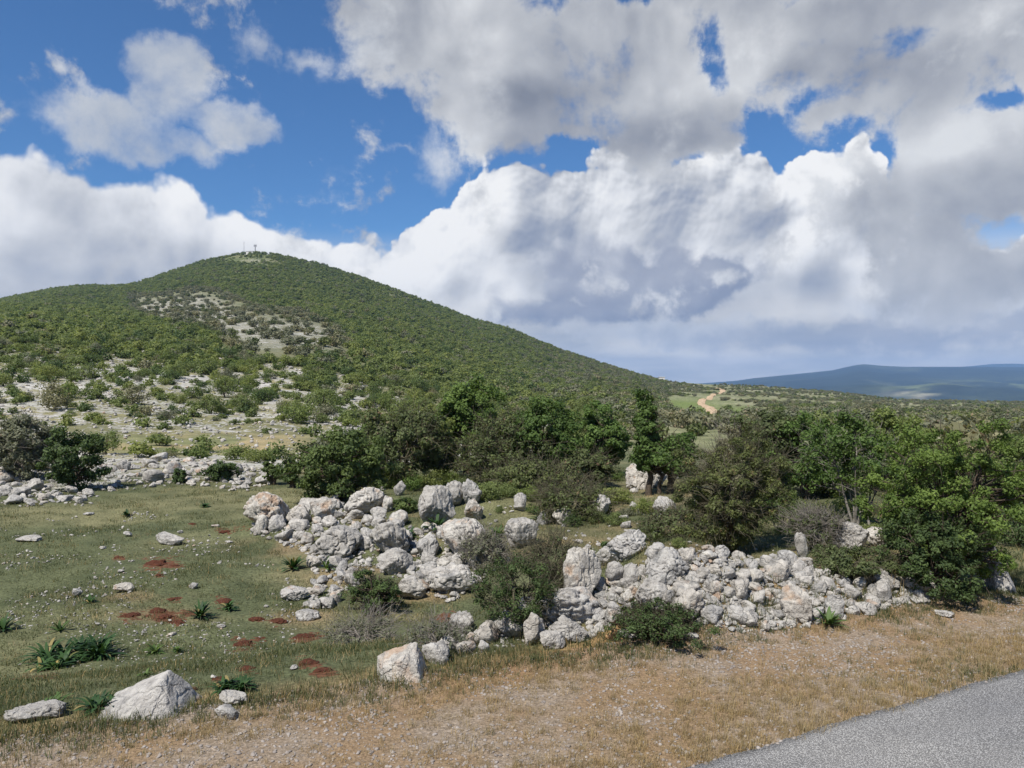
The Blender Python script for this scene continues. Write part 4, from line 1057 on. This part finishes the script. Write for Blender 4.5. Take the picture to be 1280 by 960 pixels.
# the two-trunked tree: two stems with dark bark and one joined crown
x, y, z = at(823, 618); k = y / F
tt = thing('tree', 'dark tree with two visible trunks and a tall tip on its left side', 'tree', (x, y, z))
cv, cf, ct = [], [], []; wv, wf = [], []
for dx, w, h, b, sd, shp, st in ((-16, 50, 128, 0.33, 801, None, 1), (20, 64, 84, 0.33, 802, None, 1), (2, 70, 70, 0.42, 803, None, 1)):
    cr, wd = plant(sd, w * k, h * k, base=b, clumps=75, leaves=120, leaf=4.4 * k, cr=0.14, stems=st, stem_r=5.0 * k, spread=0.05, lump=0.4, fill=0.4, shape='flame' if dx < 0 else None, twigs=150, twig_len=12 * k)
    off = np.array([dx * k, 0, 0]); n0 = sum(len(a) for a in cv); n1 = sum(len(a) for a in wv)
    cv.append(cr[0] + off); cf.append(cr[1] + n0); ct.append(cr[2]); wv.append(wd[0] + off * (0.75 if dx else 1)); wf.append(wd[1] + n1)
obj('crown', mesh_np('crown', np.concatenate(cv), np.concatenate(cf), [M['leaf_green']], False, {'tint': ('FLOAT', 'FACE', np.concatenate(ct))}), tt)
for a, b in ((0, 'trunk'), (1, 'trunk')):
    extra = 2 if a == 1 else None
    V = wv[a]; Fc = wf[a] - sum(len(q) for q in wv[:a])
    if extra is not None: Fc = np.concatenate([Fc, wf[2] - sum(len(q) for q in wv[:2]) + len(V)]); V = np.concatenate([V, wv[2]])
    obj(b, mesh_np('trunk', V, Fc, [M['bark']], True), tt)


# strap-leaved plants of the field
def straps(seed, n, L, W, arch=0.9):
    g = np.random.default_rng(seed)
    a = g.uniform(0, 6.283, n); Ls = L * g.uniform(0.55, 1.1, n); el = g.uniform(0.35, 1.45, n)
    K = 7; t = np.linspace(0, 1, K)
    dr = np.stack([np.cos(a), np.sin(a)], 1)
    V = np.zeros((n, K, 2, 3))
    for i, q in enumerate(t):
        ang = el - arch * q ** 1.6
        if i == 0: cur = np.concatenate([dr * 0.03 * L, np.zeros((n, 1))], 1)
        else:
            cur = cur + np.concatenate([dr * (np.cos(ang) * Ls / (K - 1))[:, None], (np.sin(ang) * Ls / (K - 1))[:, None]], 1)
        w = W * (0.55 + 1.2 * q) * (1 - q ** 2.2) + 0.0015
        sd = np.stack([-np.sin(a), np.cos(a), 0 * a], 1) * np.asarray(w)
        V[:, i, 0] = cur - sd; V[:, i, 1] = cur + sd
        V[:, i, :, 2] = np.maximum(V[:, i, :, 2], 0.012)
        V[:, i, 0, 2] += 0.25 * w; V[:, i, 1, 2] += 0.25 * w if i % 2 else 0.2 * w
    I = np.arange(n * K * 2).reshape(n, K, 2)
    Q = np.stack([I[:, :-1, 0], I[:, :-1, 1], I[:, 1:, 1], I[:, 1:, 0]], -1).reshape(-1, 4)
    tint = np.repeat(g.random(n), K - 1)
    return V.reshape(-1, 3), Q, tint


SQ = [(100, 822, 100, 42, 70, 'squill', 'large clump of dark strap-shaped leaves, the biggest in the field'),
      (62, 836, 60, 30, 34, 'squill', 'lower left offshoot of the biggest strap-leaved clump'),
      (292, 866, 52, 26, 60, 'squill', 'dense dark strap-leaved tuft behind the whitish square stone'),
      (126, 890, 52, 36, 26, 'squill', 'broad-leaved dark plant against the left side of the pyramid-shaped boulder'),
      (66, 888, 56, 26, 24, 'squill_light', 'lighter green strap-leaved plant above the yellowish boulder'),
      (194, 817, 36, 18, 22, 'squill_light', 'spiky light green rosette right of the biggest clump'),
      (222, 816, 26, 12, 14, 'squill_light', 'small pale rosette just right of the spiky light green one'),
      (182, 846, 26, 14, 9, 'squill_light', 'sparse straggly rosette above the pyramid-shaped boulder'),
      (250, 772, 36, 24, 30, 'squill', 'dark strap-leaved plant beside the red earth mounds, left one of two'),
      (286, 762, 30, 18, 20, 'squill', 'dark strap-leaved plant beside the red earth mounds, right one of two'),
      (4, 788, 28, 24, 20, 'squill', 'dark strap-leaved plant cut by the left border of the photograph'),
      (75, 790, 16, 20, 10, 'squill_light', 'little light green upright tuft above the biggest clump'),
      (113, 754, 22, 14, 12, 'squill', 'small dark rosette by the white stones of mid-field'),
      (366, 712, 36, 26, 30, 'squill', 'green strap-leaved plant at the edge of the left rock group'),
      (408, 712, 16, 22, 12, 'squill_light', 'slim upright green tuft growing between the left rocks'),
      (158, 645, 16, 10, 16, 'squill', 'small dark plant far out in the field, left of two'),
      (256, 634, 18, 10, 16, 'squill', 'small dark plant far out in the field, right of two'),
      (546, 662, 34, 24, 34, 'squill', 'green strap-leaved tuft before the largest cracked boulder'),
      (512, 672, 26, 16, 16, 'squill', 'green tuft between the pitted boulder and the largest cracked one'),
      (622, 672, 20, 20, 20, 'squill_light', 'bright green tuft right of the big rounded white boulder'),
      (676, 650, 26, 22, 22, 'squill_light', 'bright green tuft left of the brown thorn scrub'),
      (1036, 782, 40, 26, 30, 'squill_light', 'bright green leafy tuft at the foot of the long stone heap'),
      (640, 610, 40, 22, 40, 'squill_light', 'bright green leafy patch under the flat-topped green tree')]
for i, (px, py, w, h, n, mt, lab) in enumerate(SQ):
    x, y, z = at(px, py); k = y / F
    V, Q, tint = straps(600 + i, int(n * 1.7), max(w * 0.50, h * 0.95) * k, (2.3 if w > 50 else 1.6) * k, 0.7 if h > w * 0.6 else 1.15)
    if w > 50:                                         # an old clump is several rosettes grown together
        gv = np.random.default_rng(900 + i); VV, QQ, TT, n0 = [], [], [], 0
        for c_ in range(6):
            v_, q_, t_ = straps(650 + i * 9 + c_, int(n * 0.55), h * 0.85 * k, 1.9 * k, 1.1)
            VV.append(v_ + np.array([gv.uniform(-0.36, 0.36) * w * k, gv.uniform(-0.2, 0.5) * w * k * 0.6, 0])); QQ.append(q_ + n0); TT.append(t_); n0 += len(v_)
        V, Q, tint = np.concatenate(VV), np.concatenate(QQ), np.concatenate(TT)
    tag(obj('strap_leaf_plant', mesh_np('strap_leaf_plant', V, Q, [M[mt]], True, {'tint': ('FLOAT', 'FACE', tint)}), None, (x, y, z)), lab, 'plant')

# ------------------------------------------------------------------ shrubs on the slope
KINDS = {'leaf_hill': 'round mid-green shrub on the rocky slope below the hill', 'leaf_dark': 'dark green shrub on the rocky slope below the hill', 'leaf_light': 'light yellowish green shrub on the rocky slope below the hill', 'leaf_grey': 'grey-olive scrubby bush on the rocky slope below the hill'}
SM = {lm: [shrub_mesh(2000 + 10 * j + i, lm, 1.0, (0.52, 0.62, 0.78)[i % 3], 34, 46, 0.058) for i in range(4)] for j, lm in enumerate(KINDS)}
g = np.random.default_rng(5)
cand = []
while len(cand) < 205:
    u = g.uniform(-0.74, 0.12); Y = math.sqrt(g.uniform(31 ** 2, 112 ** 2)); X = u * Y
    px = CX + F * u; zz = float(H(X, Y)); py = CY + F * (HC - zz) / Y
    if 545 < py < 570 and 105 < px < 390 and g.random() < 0.8: continue
    cover_n = float(fbm(X / 9.0, Y / 9.0, oct=3, seed=81))
    if g.random() > 0.34 + 0.6 * sstep(50, 80, Y) + 0.7 * cover_n: continue
    wd = float(g.uniform(0.8, 1.7) if Y < 55 else g.uniform(1.2, 3.0))
    if any((X - a) ** 2 + (Y - b) ** 2 < (0.36 * (wd + c)) ** 2 for a, b, c in cand): continue
    cand.append((X, Y, wd))
for (X, Y, wd) in cand:
    lm = random.choices(list(KINDS), [5, 3.2, 2.6, 2])[0]
    o = bpy.data.objects.new('shrub', random.choice(SM[lm])); COL.objects.link(o)
    tag(o, KINDS[lm], 'shrub', {'leaf_hill': 'mid-green', 'leaf_dark': 'dark green', 'leaf_light': 'light green', 'leaf_grey': 'grey-olive'}[lm] + ' shrubs on the rocky slope')
    o.location = (X, Y, float(H(X, Y)) - 0.05); o.scale = (wd, wd, wd * random.uniform(0.8, 1.15)); o.rotation_euler = (0, 0, random.uniform(0, 6.28))

# the woods on the hill and the scrub on the plain, each one mass
FARK = [shrub_mesh(2600 + i, lm, 1.0, 0.68, 18, 17, 0.16, 0.25) for i, lm in enumerate(['leaf_hill', 'leaf_hill', 'leaf_dark', 'leaf_light', 'leaf_hill', 'leaf_grey', 'leaf_grey', 'leaf_olive'])]


def area_pts(n, u0, u1, y0, y1, g):
    u = g.uniform(u0, u1, n); Y = np.sqrt(g.uniform(y0 ** 2, y1 ** 2, n)); return u * Y, Y


def plant_mass(name, label, X, Y, sz, idx, g):
    n = len(X)
    scatter_gn(name, np.stack([X, Y, H(X, Y) - 0.1], 1), np.stack([0 * X, 0 * X, g.uniform(0, 6.28, n)], 1), np.stack([sz, sz, sz * g.uniform(.75, 1.1, n)], 1), idx, FARK, 'stuff', label, 'shrubs')


X, Y = area_pts(150000, -1.30, 0.20, 34, 730, g)
px = CX + F * X / Y; Z = H(X, Y); py = CY + F * (HC - Z) / Y
ye = np.interp(px, YE_X, YE_Y)
cv = 0.86 + 0.55 * fbm(X / 22, Y / 22, oct=3, seed=83) - 1.0 * scree(px, py)
cv -= 0.85 * np.exp(-((px - 320) / 50) ** 2 - ((py - 326) / 9) ** 2) + 0.6 * np.exp(-((px - 475) / 45) ** 2 - ((py - 368 - (px - 475) * 0.3) / 7) ** 2)
cv -= 0.14 * (1 - sstep(90, 200, Y)) + 0.7 * np.exp(-((py - 556) / 10) ** 4) * (px > 105) * (px < 400)
k = (g.random(len(X)) < np.maximum(cv * 0.62, 0.018 + 0.075 * scree(px, py))) & (Y < ye * 1.03)
X, Y, px, py = X[k], Y[k], px[k], py[k]; n = len(X)
grey = (scree(px, py) > 0.15) | (g.random(n) < 0.10 + 0.5 * sstep(600, 760, px))
idx = np.where(grey, g.integers(5, 8, n), g.choice([0, 1, 4, 2, 3], n, p=[.29, .27, .13, .21, .10]))
plant_mass('hillside_woods', 'dense green scrub woods covering the hill', X, Y, g.uniform(1.3, 3.2, n) * (0.45 + 0.60 * sstep(50, 170, Y)), idx, g)
X, Y = area_pts(30000, 0.13, 0.95, 26, 610, g)
px = CX + F * X / Y; Z = H(X, Y); py = CY + F * (HC - Z) / Y
gm = np.exp(-((px - 855) / 50) ** 2 - ((py - 506) / 9) ** 2) + np.exp(-((px - 930) / 30) ** 2 - ((py - 514) / 5) ** 2)
dtr = np.min(np.hypot(X[:, None] - TRX[None, ::3], Y[:, None] - TRY[None, ::3]), axis=1)
cv = 0.24 + 0.70 * fbm(X / 25, Y / 25, oct=3, seed=87) - 0.8 * gm
k = (g.random(len(X)) < cv) & (dtr > 4.5)
X, Y = X[k], Y[k]; n = len(X)
idx = g.choice([5, 6, 7, 0, 2, 3], n, p=[.32, .30, .16, .10, .07, .05])
plant_mass('scrub', 'low grey-green scrub covering the distant plain', X, Y, g.uniform(1.0, 2.6, n), idx, g)


# ------------------------------------------------------------------ masts and hut on the skyline
def box(V0, V1):
    x0, y0, z0 = V0; x1, y1, z1 = V1
    V = np.array([[x0, y0, z0], [x1, y0, z0], [x1, y1, z0], [x0, y1, z0], [x0, y0, z1], [x1, y0, z1], [x1, y1, z1], [x0, y1, z1]], float)
    return V, np.array([[0, 3, 2, 1], [4, 5, 6, 7], [0, 1, 5, 4], [1, 2, 6, 5], [2, 3, 7, 6], [3, 0, 4, 7]])


def join(parts):
    Vs, Fs, n = [], [], 0
    for V, Fq in parts: Vs.append(V); Fs.append(Fq + n); n += len(V)
    return np.concatenate(Vs), np.concatenate(Fs)


def skyline(px, back=6.0):
    Y = float(np.interp(px, YE_X, YE_Y)) - back; X = (px - CX) / F * Y
    return X, Y, float(H(X, Y))


x, y, z = skyline(305)
t = thing('antenna_mast', 'thin tall antenna mast on the left of the hilltop', 'mast', (x, y, z))
obj('pole', mesh_np('pole', *tubes(np.array([[[0, 0, -1], [0, 0, 5], [0, 0, 11.5]]]), np.array([[0.22, 0.17, 0.09]]), 8), [M['metal']]), t)
obj('antenna', mesh_np('antenna', *join([tubes(np.array([[[-0.6, 0, zz], [0.6, 0, zz]]]), np.array([[0.05, 0.05]]), 5) for zz in (8.5, 9.6, 10.7)]), [M['metal']]), t)
x, y, z = skyline(319)
t = thing('antenna_mast', 'short thick mast with a box and arms right of the thin mast', 'mast', (x, y, z))
obj('pole', mesh_np('pole', *tubes(np.array([[[0, 0, -1], [0, 0, 3.5], [0, 0, 7.5]]]), np.array([[0.5, 0.42, 0.35]]), 10), [M['metal']]), t)
obj('antenna', mesh_np('antenna', *join([box((-1.1, -0.2, 6.4), (1.1, 0.2, 7.0)), box((-1.2, -0.3, 5.6), (-0.7, 0.3, 7.6)), box((0.7, -0.3, 5.6), (1.2, 0.3, 7.6))]), [M['metal']]), t)
for px, lab in ((313, 'small white equipment hut on the hilltop between the masts'), (827, 'small pale hut on the ridge end above the plain')):
    x, y, z = skyline(px, 8 if px < 700 else 25)
    hw, hh = (3.2, 2.4) if px < 700 else (2.0, 3.0)
    t = thing('hut', lab, 'hut', (x, y, z))
    obj('wall', mesh_np('wall', *box((-hw, -2, -1.5), (hw, 2, hh)), [M['plaster']]), t)
    obj('roof', mesh_np('roof', *box((-hw - 0.25, -2.25, hh + 0.003), (hw + 0.25, 2.25, hh + 0.28)), [M['plaster']]), t)
    obj('door', mesh_np('door', *box((-0.5, -2.06, -0.3), (0.5, -2.003, 1.8)), [M['dark']]), t)

# ------------------------------------------------------------------ camera, sun, air
cam = bpy.data.cameras.new('camera'); co = bpy.data.objects.new('camera', cam); COL.objects.link(co)
co.location = (0, 0, HC); co.rotation_euler = (math.radians(90), 0, 0)
cam.sensor_width = 36; cam.lens = 36 * F / 1280; cam.clip_start = 0.05; cam.clip_end = 60000
sc.camera = co
SUN_EL, SUN_AZ = math.radians(55), math.radians(215)       # azimuth clockwise from +Y: behind the camera, to the left
sd = np.array([math.sin(SUN_AZ) * math.cos(SUN_EL), math.cos(SUN_AZ) * math.cos(SUN_EL), math.sin(SUN_EL)])
ln = bpy.data.lights.new('sun', 'SUN'); ln.energy = 4.4; ln.angle = math.radians(0.55); ln.color = (1.0, 0.955, 0.89)
lo = bpy.data.objects.new('sun', ln); COL.objects.link(lo)
from mathutils import Vector
lo.rotation_euler = Vector(sd).to_track_quat('Z', 'Y').to_euler()

V, Fq = box((-9900, -420, -180), (9900, 9850, 320))
hz = bpy.data.materials.new('haze'); hz.use_nodes = True; t = NT(hz.node_tree)
pv = t.node('ShaderNodeVolumePrincipled'); pv.inputs['Color'].default_value = (0.36, 0.60, 1.0, 1); pv.inputs['Density'].default_value = 1.0e-4; pv.inputs['Density Attribute'].default_value = ''
pv.inputs['Anisotropy'].default_value = 0.0
t.out(pv.outputs[0], slot=1)
tag(obj('haze', mesh_np('haze', V, Fq, [hz])), 'thin bluish haze in the air over the valley', 'haze', None, 'stuff')


# ------------------------------------------------------------------ sky
def A(px, py):
    az = math.atan((px - CX) / F); return az, math.atan((CY - py) / F * math.cos(az))


def build_sky():
    wd = bpy.data.worlds.new('World'); sc.world = wd; wd.use_nodes = True
    t = NT(wd.node_tree)
    dirn = t.coord('Generated')
    sep = t.node('ShaderNodeSeparateXYZ'); t.put(sep.inputs[0], dirn)
    X, Y, Z = sep.outputs
    az = t.m('ARCTAN2', X, Y); el = t.m('ARCSINE', Z)
    cb = t.node('ShaderNodeCombineXYZ'); t.put(cb.inputs[0], az); t.put(cb.inputs[1], el)
    P = cb.outputs[0]
    wn = t.v('SUBTRACT', t.noise(P, 9, 4, 0.55, '2D', True), (0.5, 0.5, 0.5))
    PW = t.v('ADD', P, t.v('MULTIPLY', wn, (0.11, 0.09, 0)))
    sun2 = (-0.55, 0.80, 0.0)

    sky = t.node('ShaderNodeTexSky', sky_type='NISHITA'); sky.sun_disc = False
    sky.sun_elevation = SUN_EL; sky.sun_rotation = SUN_AZ; sky.altitude = 400; sky.air_density = 1.0; sky.dust_density = 0.3; sky.ozone_density = 2.5
    base = t.mix(1.0, sky.outputs[0], (0.35, 0.58, 0.80), 'MULTIPLY')

    def blobs(lst, vec):
        cur = None
        for (px, py, rx, ry, wt) in lst:
            a, e = A(px, py)
            d = t.v('LENGTH', t.v('MULTIPLY', t.v('SUBTRACT', vec, (a, e, 0)), (F / rx, F / ry, 0)))
            b = t.m('SUBTRACT', wt, d)
            cur = b if cur is None else t.m('MAXIMUM', cur, b)
        return cur

    def srgb(r, g, b):
        f = lambda c: ((c / 255 + 0.055) / 1.055) ** 2.4 if c > 10 else c / 255 / 12.92
        return tuple(7.05 * f(c) for c in (r, g, b))

    # shared noises
    w1 = t.v('SUBTRACT', t.noise(P, 5.0, 1.0, 0.4, '2D', True), (0.5, 0.5, 0.5))
    PB = t.v('ADD', P, t.v('MULTIPLY', w1, (0.050, 0.040, 0)))
    w2 = t.v('SUBTRACT', t.noise(P, 16, 5, 0.6, '2D', True), (0.5, 0.5, 0.5))
    PE = t.v('ADD', P, t.v('ADD', t.v('MULTIPLY', w2, (0.060, 0.050, 0)), t.v('MULTIPLY', w1, (0.05, 0.04, 0))))     # ragged outlines
    def grad(fn, vec, d):
        return t.m('SUBTRACT', fn(vec), fn(t.v('ADD', vec, (sun2[0] * d, sun2[1] * d, 0))))
    n6 = lambda v: t.noise(v, 6.5, 3, 0.5, '2D')
    v14 = lambda v: t.m('SUBTRACT', 1.0, t.voro(v, 10.5, 0.0, dims='2D', smooth=0.5, feature='SMOOTH_F1'))
    v35 = lambda v: t.m('SUBTRACT', 1.0, t.voro(v, 26, 0.0, dims='2D', smooth=0.35, feature='SMOOTH_F1'))
    v80 = lambda v: t.m('SUBTRACT', 1.0, t.voro(v, 62, 1.0, 0.5, dims='2D', smooth=0.35, feature='SMOOTH_F1'))
    PC = t.v('ADD', PB, t.v('MULTIPLY', w2, (0.016, 0.014, 0)))
    nA = t.noise(PB, 12, 9, 0.62, '2D'); fine = t.m('SUBTRACT', nA, 0.5)
    nU = t.noise(PB, 7.0, 10, 0.62, '2D'); fu = t.m('SUBTRACT', nU, 0.5)
    low = t.noise(P, 5.0, 3, 0.5, '2D')
    g6 = grad(n6, PB, 0.03); g14 = grad(v14, PC, 0.034); g35 = grad(v35, PC, 0.013); g80 = grad(v80, PC, 0.005)
    bump14 = t.m('SUBTRACT', v14(PC), 0.55); bump35 = t.m('SUBTRACT', v35(PC), 0.55); bump80 = t.m('SUBTRACT', v80(PC), 0.55)
    col = base

    # (a) thin layers of stratus low over the horizon
    sv = t.v('MULTIPLY', t.v('ADD', P, t.v('MULTIPLY', wn, (0.05, 0.008, 0))), (1.0, 4.5, 1.0))
    ns = t.noise(sv, 4.2, 6, 0.55, '2D')
    stc = t.ramp(ns, [(0.30, srgb(176, 181, 190)), (0.44, srgb(202, 204, 206)), (0.56, srgb(224, 223, 221)), (0.72, srgb(240, 238, 233))])
    col = t.mix(t.sm(el, 0.20, 0.10), col, stc)

    # (b) the cumulus bank with its cauliflower top
    TOP = [(-60, 190), (0, 192), (50, 196), (110, 212), (190, 226), (240, 237), (265, 256), (300, 270), (350, 290), (400, 294), (440, 300), (480, 295), (505, 283), (530, 260), (575, 236), (600, 208), (650, 204), (700, 200), (760, 194), (850, 192), (930, 191), (985, 205), (1035, 190), (1075, 182), (1105, 198), (1125, 225), (1150, 262), (1300, 300)]
    st = [((A(px, 480)[0] + 0.8) / 1.6, A(px, py)[1]) for px, py in TOP]
    azw = t.v('DOT_PRODUCT', t.v('ADD', P, t.v('SCALE', w2, scale=0.03)), (1, 0, 0))
    top = t.ramp(t.m('DIVIDE', t.m('ADD', azw, 0.8), 1.6), st)
    left = t.sm(az, -0.30, -0.12)                          # the left bank is greyer and smoother below its rim
    amp = t.m('ADD', 0.55, t.m('MULTIPLY', left, 0.45))
    D = t.m('ADD', t.m('SUBTRACT', top, el), t.m('MULTIPLY', amp, t.m('ADD', t.m('MULTIPLY', bump14, 0.050), t.m('ADD', t.m('MULTIPLY', bump35, 0.034), t.m('ADD', t.m('MULTIPLY', bump80, 0.012), t.m('MULTIPLY', fine, 0.012))))))
    aB = t.sm(D, -0.003, t.m('SUBTRACT', 0.009, t.m('MULTIPLY', left, 0.0035)))
    rim = t.sm(D, 0.16, 0.0)
    deep = t.sm(D, 0.03, 0.24)
    lump = t.m('ADD', t.m('MULTIPLY', g14, 0.85), t.m('ADD', t.m('MULTIPLY', g35, t.m('ADD', 0.16, t.m('MULTIPLY', rim, 0.44))), t.m('MULTIPLY', g80, t.m('ADD', 0.03, t.m('MULTIPLY', rim, 0.22)))))
    lump = t.m('MULTIPLY', lump, t.m('ADD', 0.30, t.m('MULTIPLY', left, 0.70)))
    shade = t.m('ADD', t.m('ADD', 0.75, lump), t.m('ADD', t.m('MULTIPLY', g6, 1.0), t.m('ADD', t.m('MULTIPLY', t.m('MULTIPLY', t.m('SUBTRACT', low, 0.5), t.m('ADD', 0.40, t.m('MULTIPLY', left, 0.60))), 1.7), t.m('ADD', t.m('MULTIPLY', t.sm(D, 0.05, 0.0), 0.12), t.m('MULTIPLY', fine, 0.40)))))
    shade = t.m('SUBTRACT', shade, t.m('MULTIPLY', deep, 0.26))
    shade = t.m('SUBTRACT', shade, t.m('MULTIPLY', t.m('MULTIPLY', t.m('SUBTRACT', 1.0, left), t.sm(D, 0.015, 0.09)), 0.16))
    # pale sunlit column in the right half of the bank
    shade = t.m('ADD', shade, t.m('MULTIPLY', t.sm(blobs([(1040, 255, 110, 120, 1.0)], PW), 0.0, 0.8), 0.16))
    cB = t.ramp(shade, [(0.05, srgb(138, 149, 171)), (0.34, srgb(172, 178, 191)), (0.55, srgb(203, 206, 212)), (0.74, srgb(229, 231, 235)), (0.98, srgb(250, 250, 250))])
    aB = t.m('MULTIPLY', aB, t.sm(el, 0.05, 0.14))
    col = t.mix(aB, col, cB)

    # (c) the darker cloud in front of the bank
    bC = blobs([(780, 350, 150, 52, 1.0), (715, 335, 80, 54, 0.9), (885, 352, 70, 40, 0.95), (720, 390, 170, 40, 0.7)], PE)
    fC = t.m('ADD', bC, t.m('ADD', t.m('MULTIPLY', fine, 0.8), t.m('MULTIPLY', bump35, 0.5)))
    shC = t.m('ADD', t.m('ADD', 0.38, t.m('ADD', t.m('MULTIPLY', g14, 0.40), t.m('MULTIPLY', g35, 0.30))), t.m('ADD', t.m('MULTIPLY', t.m('SUBTRACT', el, 0.135), 5.5), t.m('ADD', t.m('MULTIPLY', t.m('SUBTRACT', 0.11, az), 1.8), t.m('MULTIPLY', fine, 0.6))))
    cC = t.ramp(shC, [(0.0, srgb(136, 146, 169)), (0.4, srgb(164, 170, 186)), (0.65, srgb(198, 202, 211)), (0.98, srgb(236, 238, 241))])
    col = t.mix(t.m('MULTIPLY', t.sm(fC, -0.05, 0.35), 0.95), col, cC)
    # low light and dark bars on the right
    bD = blobs([(1200, 378, 160, 28, 1.0), (1260, 365, 100, 30, 1.0), (850, 415, 170, 26, 0.9)], PE)
    col = t.mix(t.m('MULTIPLY', t.sm(t.m('ADD', bD, t.m('MULTIPLY', fine, 1.2)), 0.0, 0.5), 0.8), col, t.ramp(t.m('ADD', 0.55, t.m('MULTIPLY', g6, 1.6)), [(0.3, srgb(190, 197, 209)), (0.8, srgb(224, 227, 232))]))
    bE = blobs([(1080, 418, 310, 24, 1.0), (1240, 405, 170, 22, 1.0)], PE)
    col = t.mix(t.m('MULTIPLY', t.sm(t.m('ADD', bE, t.m('MULTIPLY', fine, 1.2)), 0.0, 0.7), 0.65), col, srgb(146, 156, 178))

    # (d) the high grey decks: one on the left, one on the right, ragged blue between them
    def deck(col, pos, neg, belly, bright, cut, gain):
        cov = t.sm(blobs(pos, PE), -0.05, 0.42)
        f = t.m('SUBTRACT', cov, cut)
        if neg: f = t.m('SUBTRACT', f, t.m('MULTIPLY', t.sm(blobs(neg, PE), 0.0, 0.9), 0.72))
        f = t.m('ADD', f, t.m('ADD', t.m('MULTIPLY', fu, gain), t.m('ADD', t.m('MULTIPLY', fine, gain), t.m('MULTIPLY', bump35, 0.22))))
        a = t.sm(f, -0.15, 0.50)
        sh = t.m('ADD', t.m('ADD', bright, t.m('MULTIPLY', g6, 1.15)), t.m('ADD', t.m('MULTIPLY', t.m('SUBTRACT', low, 0.5), 0.9), t.m('ADD', t.m('MULTIPLY', t.sm(f, 0.9, 0.1), 0.10), t.m('ADD', t.m('MULTIPLY', fine, 0.75), t.m('MULTIPLY', g14, 0.20)))))
        sh = t.m('SUBTRACT', sh, t.m('MULTIPLY', t.sm(blobs(belly, PB), 0.0, 0.9), 0.46))
        c = t.ramp(sh, [(-0.0, srgb(132, 138, 151)), (0.30, srgb(160, 164, 173)), (0.52, srgb(183, 186, 192)), (0.75, srgb(204, 206, 210)), (1.0, srgb(226, 228, 230))])
        return t.mix(t.m('MULTIPLY', a, 0.985), col, c)
    col = deck(col, [(1050, 40, 230, 120, 1.0), (1190, 70, 200, 140, 1.0), (930, 0, 140, 64, 1.0), (1110, 120, 150, 70, 1.0), (1240, 250, 150, 150, 1.0), (1190, 325, 120, 90, 1.0), (1310, 170, 110, 80, 1.0)],
               [(900, 70, 40, 62, 1.0), (965, 150, 56, 34, 1.0), (1022, 124, 46, 30, .75), (1070, 172, 70, 26, .85), (1128, 198, 30, 44, 1.0), (1276, 130, 80, 16, 1.0), (1266, 296, 40, 22, 1.0), (1020, -8, 60, 18, 1.0)],
               [(1130, 95, 200, 60, .9), (1010, 90, 90, 40, .7)], 0.52, 0.34, 1.9)
    col = deck(col, [(540, 40, 150, 105, 1.0), (660, 85, 200, 120, 1.0), (790, 105, 160, 110, 1.0), (865, 145, 105, 60, 1.0), (600, 0, 230, 70, 1.0)],
               [(735, -10, 130, 26, 1.0), (700, 184, 70, 18, .8), (908, 74, 34, 60, 1.0), (975, 150, 50, 34, 1.0)],
               [(850, 160, 170, 55, 1.0), (650, 125, 130, 40, .8)], 0.58, 0.34, 1.8)

    # (e) the separate fluffy cloud and wisps on the left
    LF = [(205, 76, 62, 44, 1.0), (222, 122, 66, 60, 1.0), (140, 152, 115, 50, 1.0), (290, 160, 84, 40, 1.0), (190, 186, 100, 38, 1.0)]
    fL = t.m('ADD', t.m('SUBTRACT', t.sm(blobs(LF, PE), 0.0, 0.6), 0.34), t.m('ADD', t.m('MULTIPLY', fu, 1.5), t.m('MULTIPLY', fine, 1.5)))
    WS = [(322, 56, 50, 40, .9), (385, 66, 90, 30, .7), (540, 205, 66, 76, .75), (500, 188, 90, 22, .6), (48, 76, 40, 24, .6), (90, 28, 34, 44, .4), (95, 105, 60, 50, .6), (400, 208, 18, 24, .45), (455, 50, 80, 80, .8), (600, 175, 60, 36, .5)]
    fW = t.m('ADD', t.m('SUBTRACT', t.sm(blobs(WS, PE), 0.0, 0.8), 0.34), t.m('MULTIPLY', fine, 2.4))
    aL = t.m('MAXIMUM', t.m('MULTIPLY', t.sm(fL, -0.12, 0.95), 0.95), t.m('MULTIPLY', t.sm(fW, -0.15, 1.0), 0.75))
    cL = t.ramp(t.m('ADD', t.m('ADD', 0.45, t.m('MULTIPLY', g6, 1.0)), t.m('ADD', t.m('MULTIPLY', fine, 0.5), t.m('MULTIPLY', t.sm(fL, 0.9, 0.1), 0.2))), [(0.2, srgb(172, 181, 196)), (0.5, srgb(196, 201, 209)), (0.85, srgb(224, 227, 232))])
    col = t.mix(aL, col, cL)

    bg = t.node('ShaderNodeBackground'); t.put(bg.inputs[0], col); bg.inputs[1].default_value = 0.1
    t.out(bg.outputs[0], 'ShaderNodeOutputWorld')
    wd.cycles.sampling_method = 'MANUAL'; wd.cycles.sample_map_resolution = 512


build_sky()
sc.view_settings.view_transform = 'Standard'; sc.view_settings.look = 'None'
sc.view_settings.exposure = 0.5; sc.view_settings.gamma = 1.0; sc.view_settings.use_curve_mapping = False
sc.render.engine = 'CYCLES'
cy = sc.cycles
cy.max_bounces = 5; cy.diffuse_bounces = 2; cy.glossy_bounces = 1; cy.transmission_bounces = 2; cy.transparent_max_bounces = 4; cy.volume_bounces = 0
cy.caustics_reflective = False; cy.caustics_refractive = False
cy.use_denoising = True
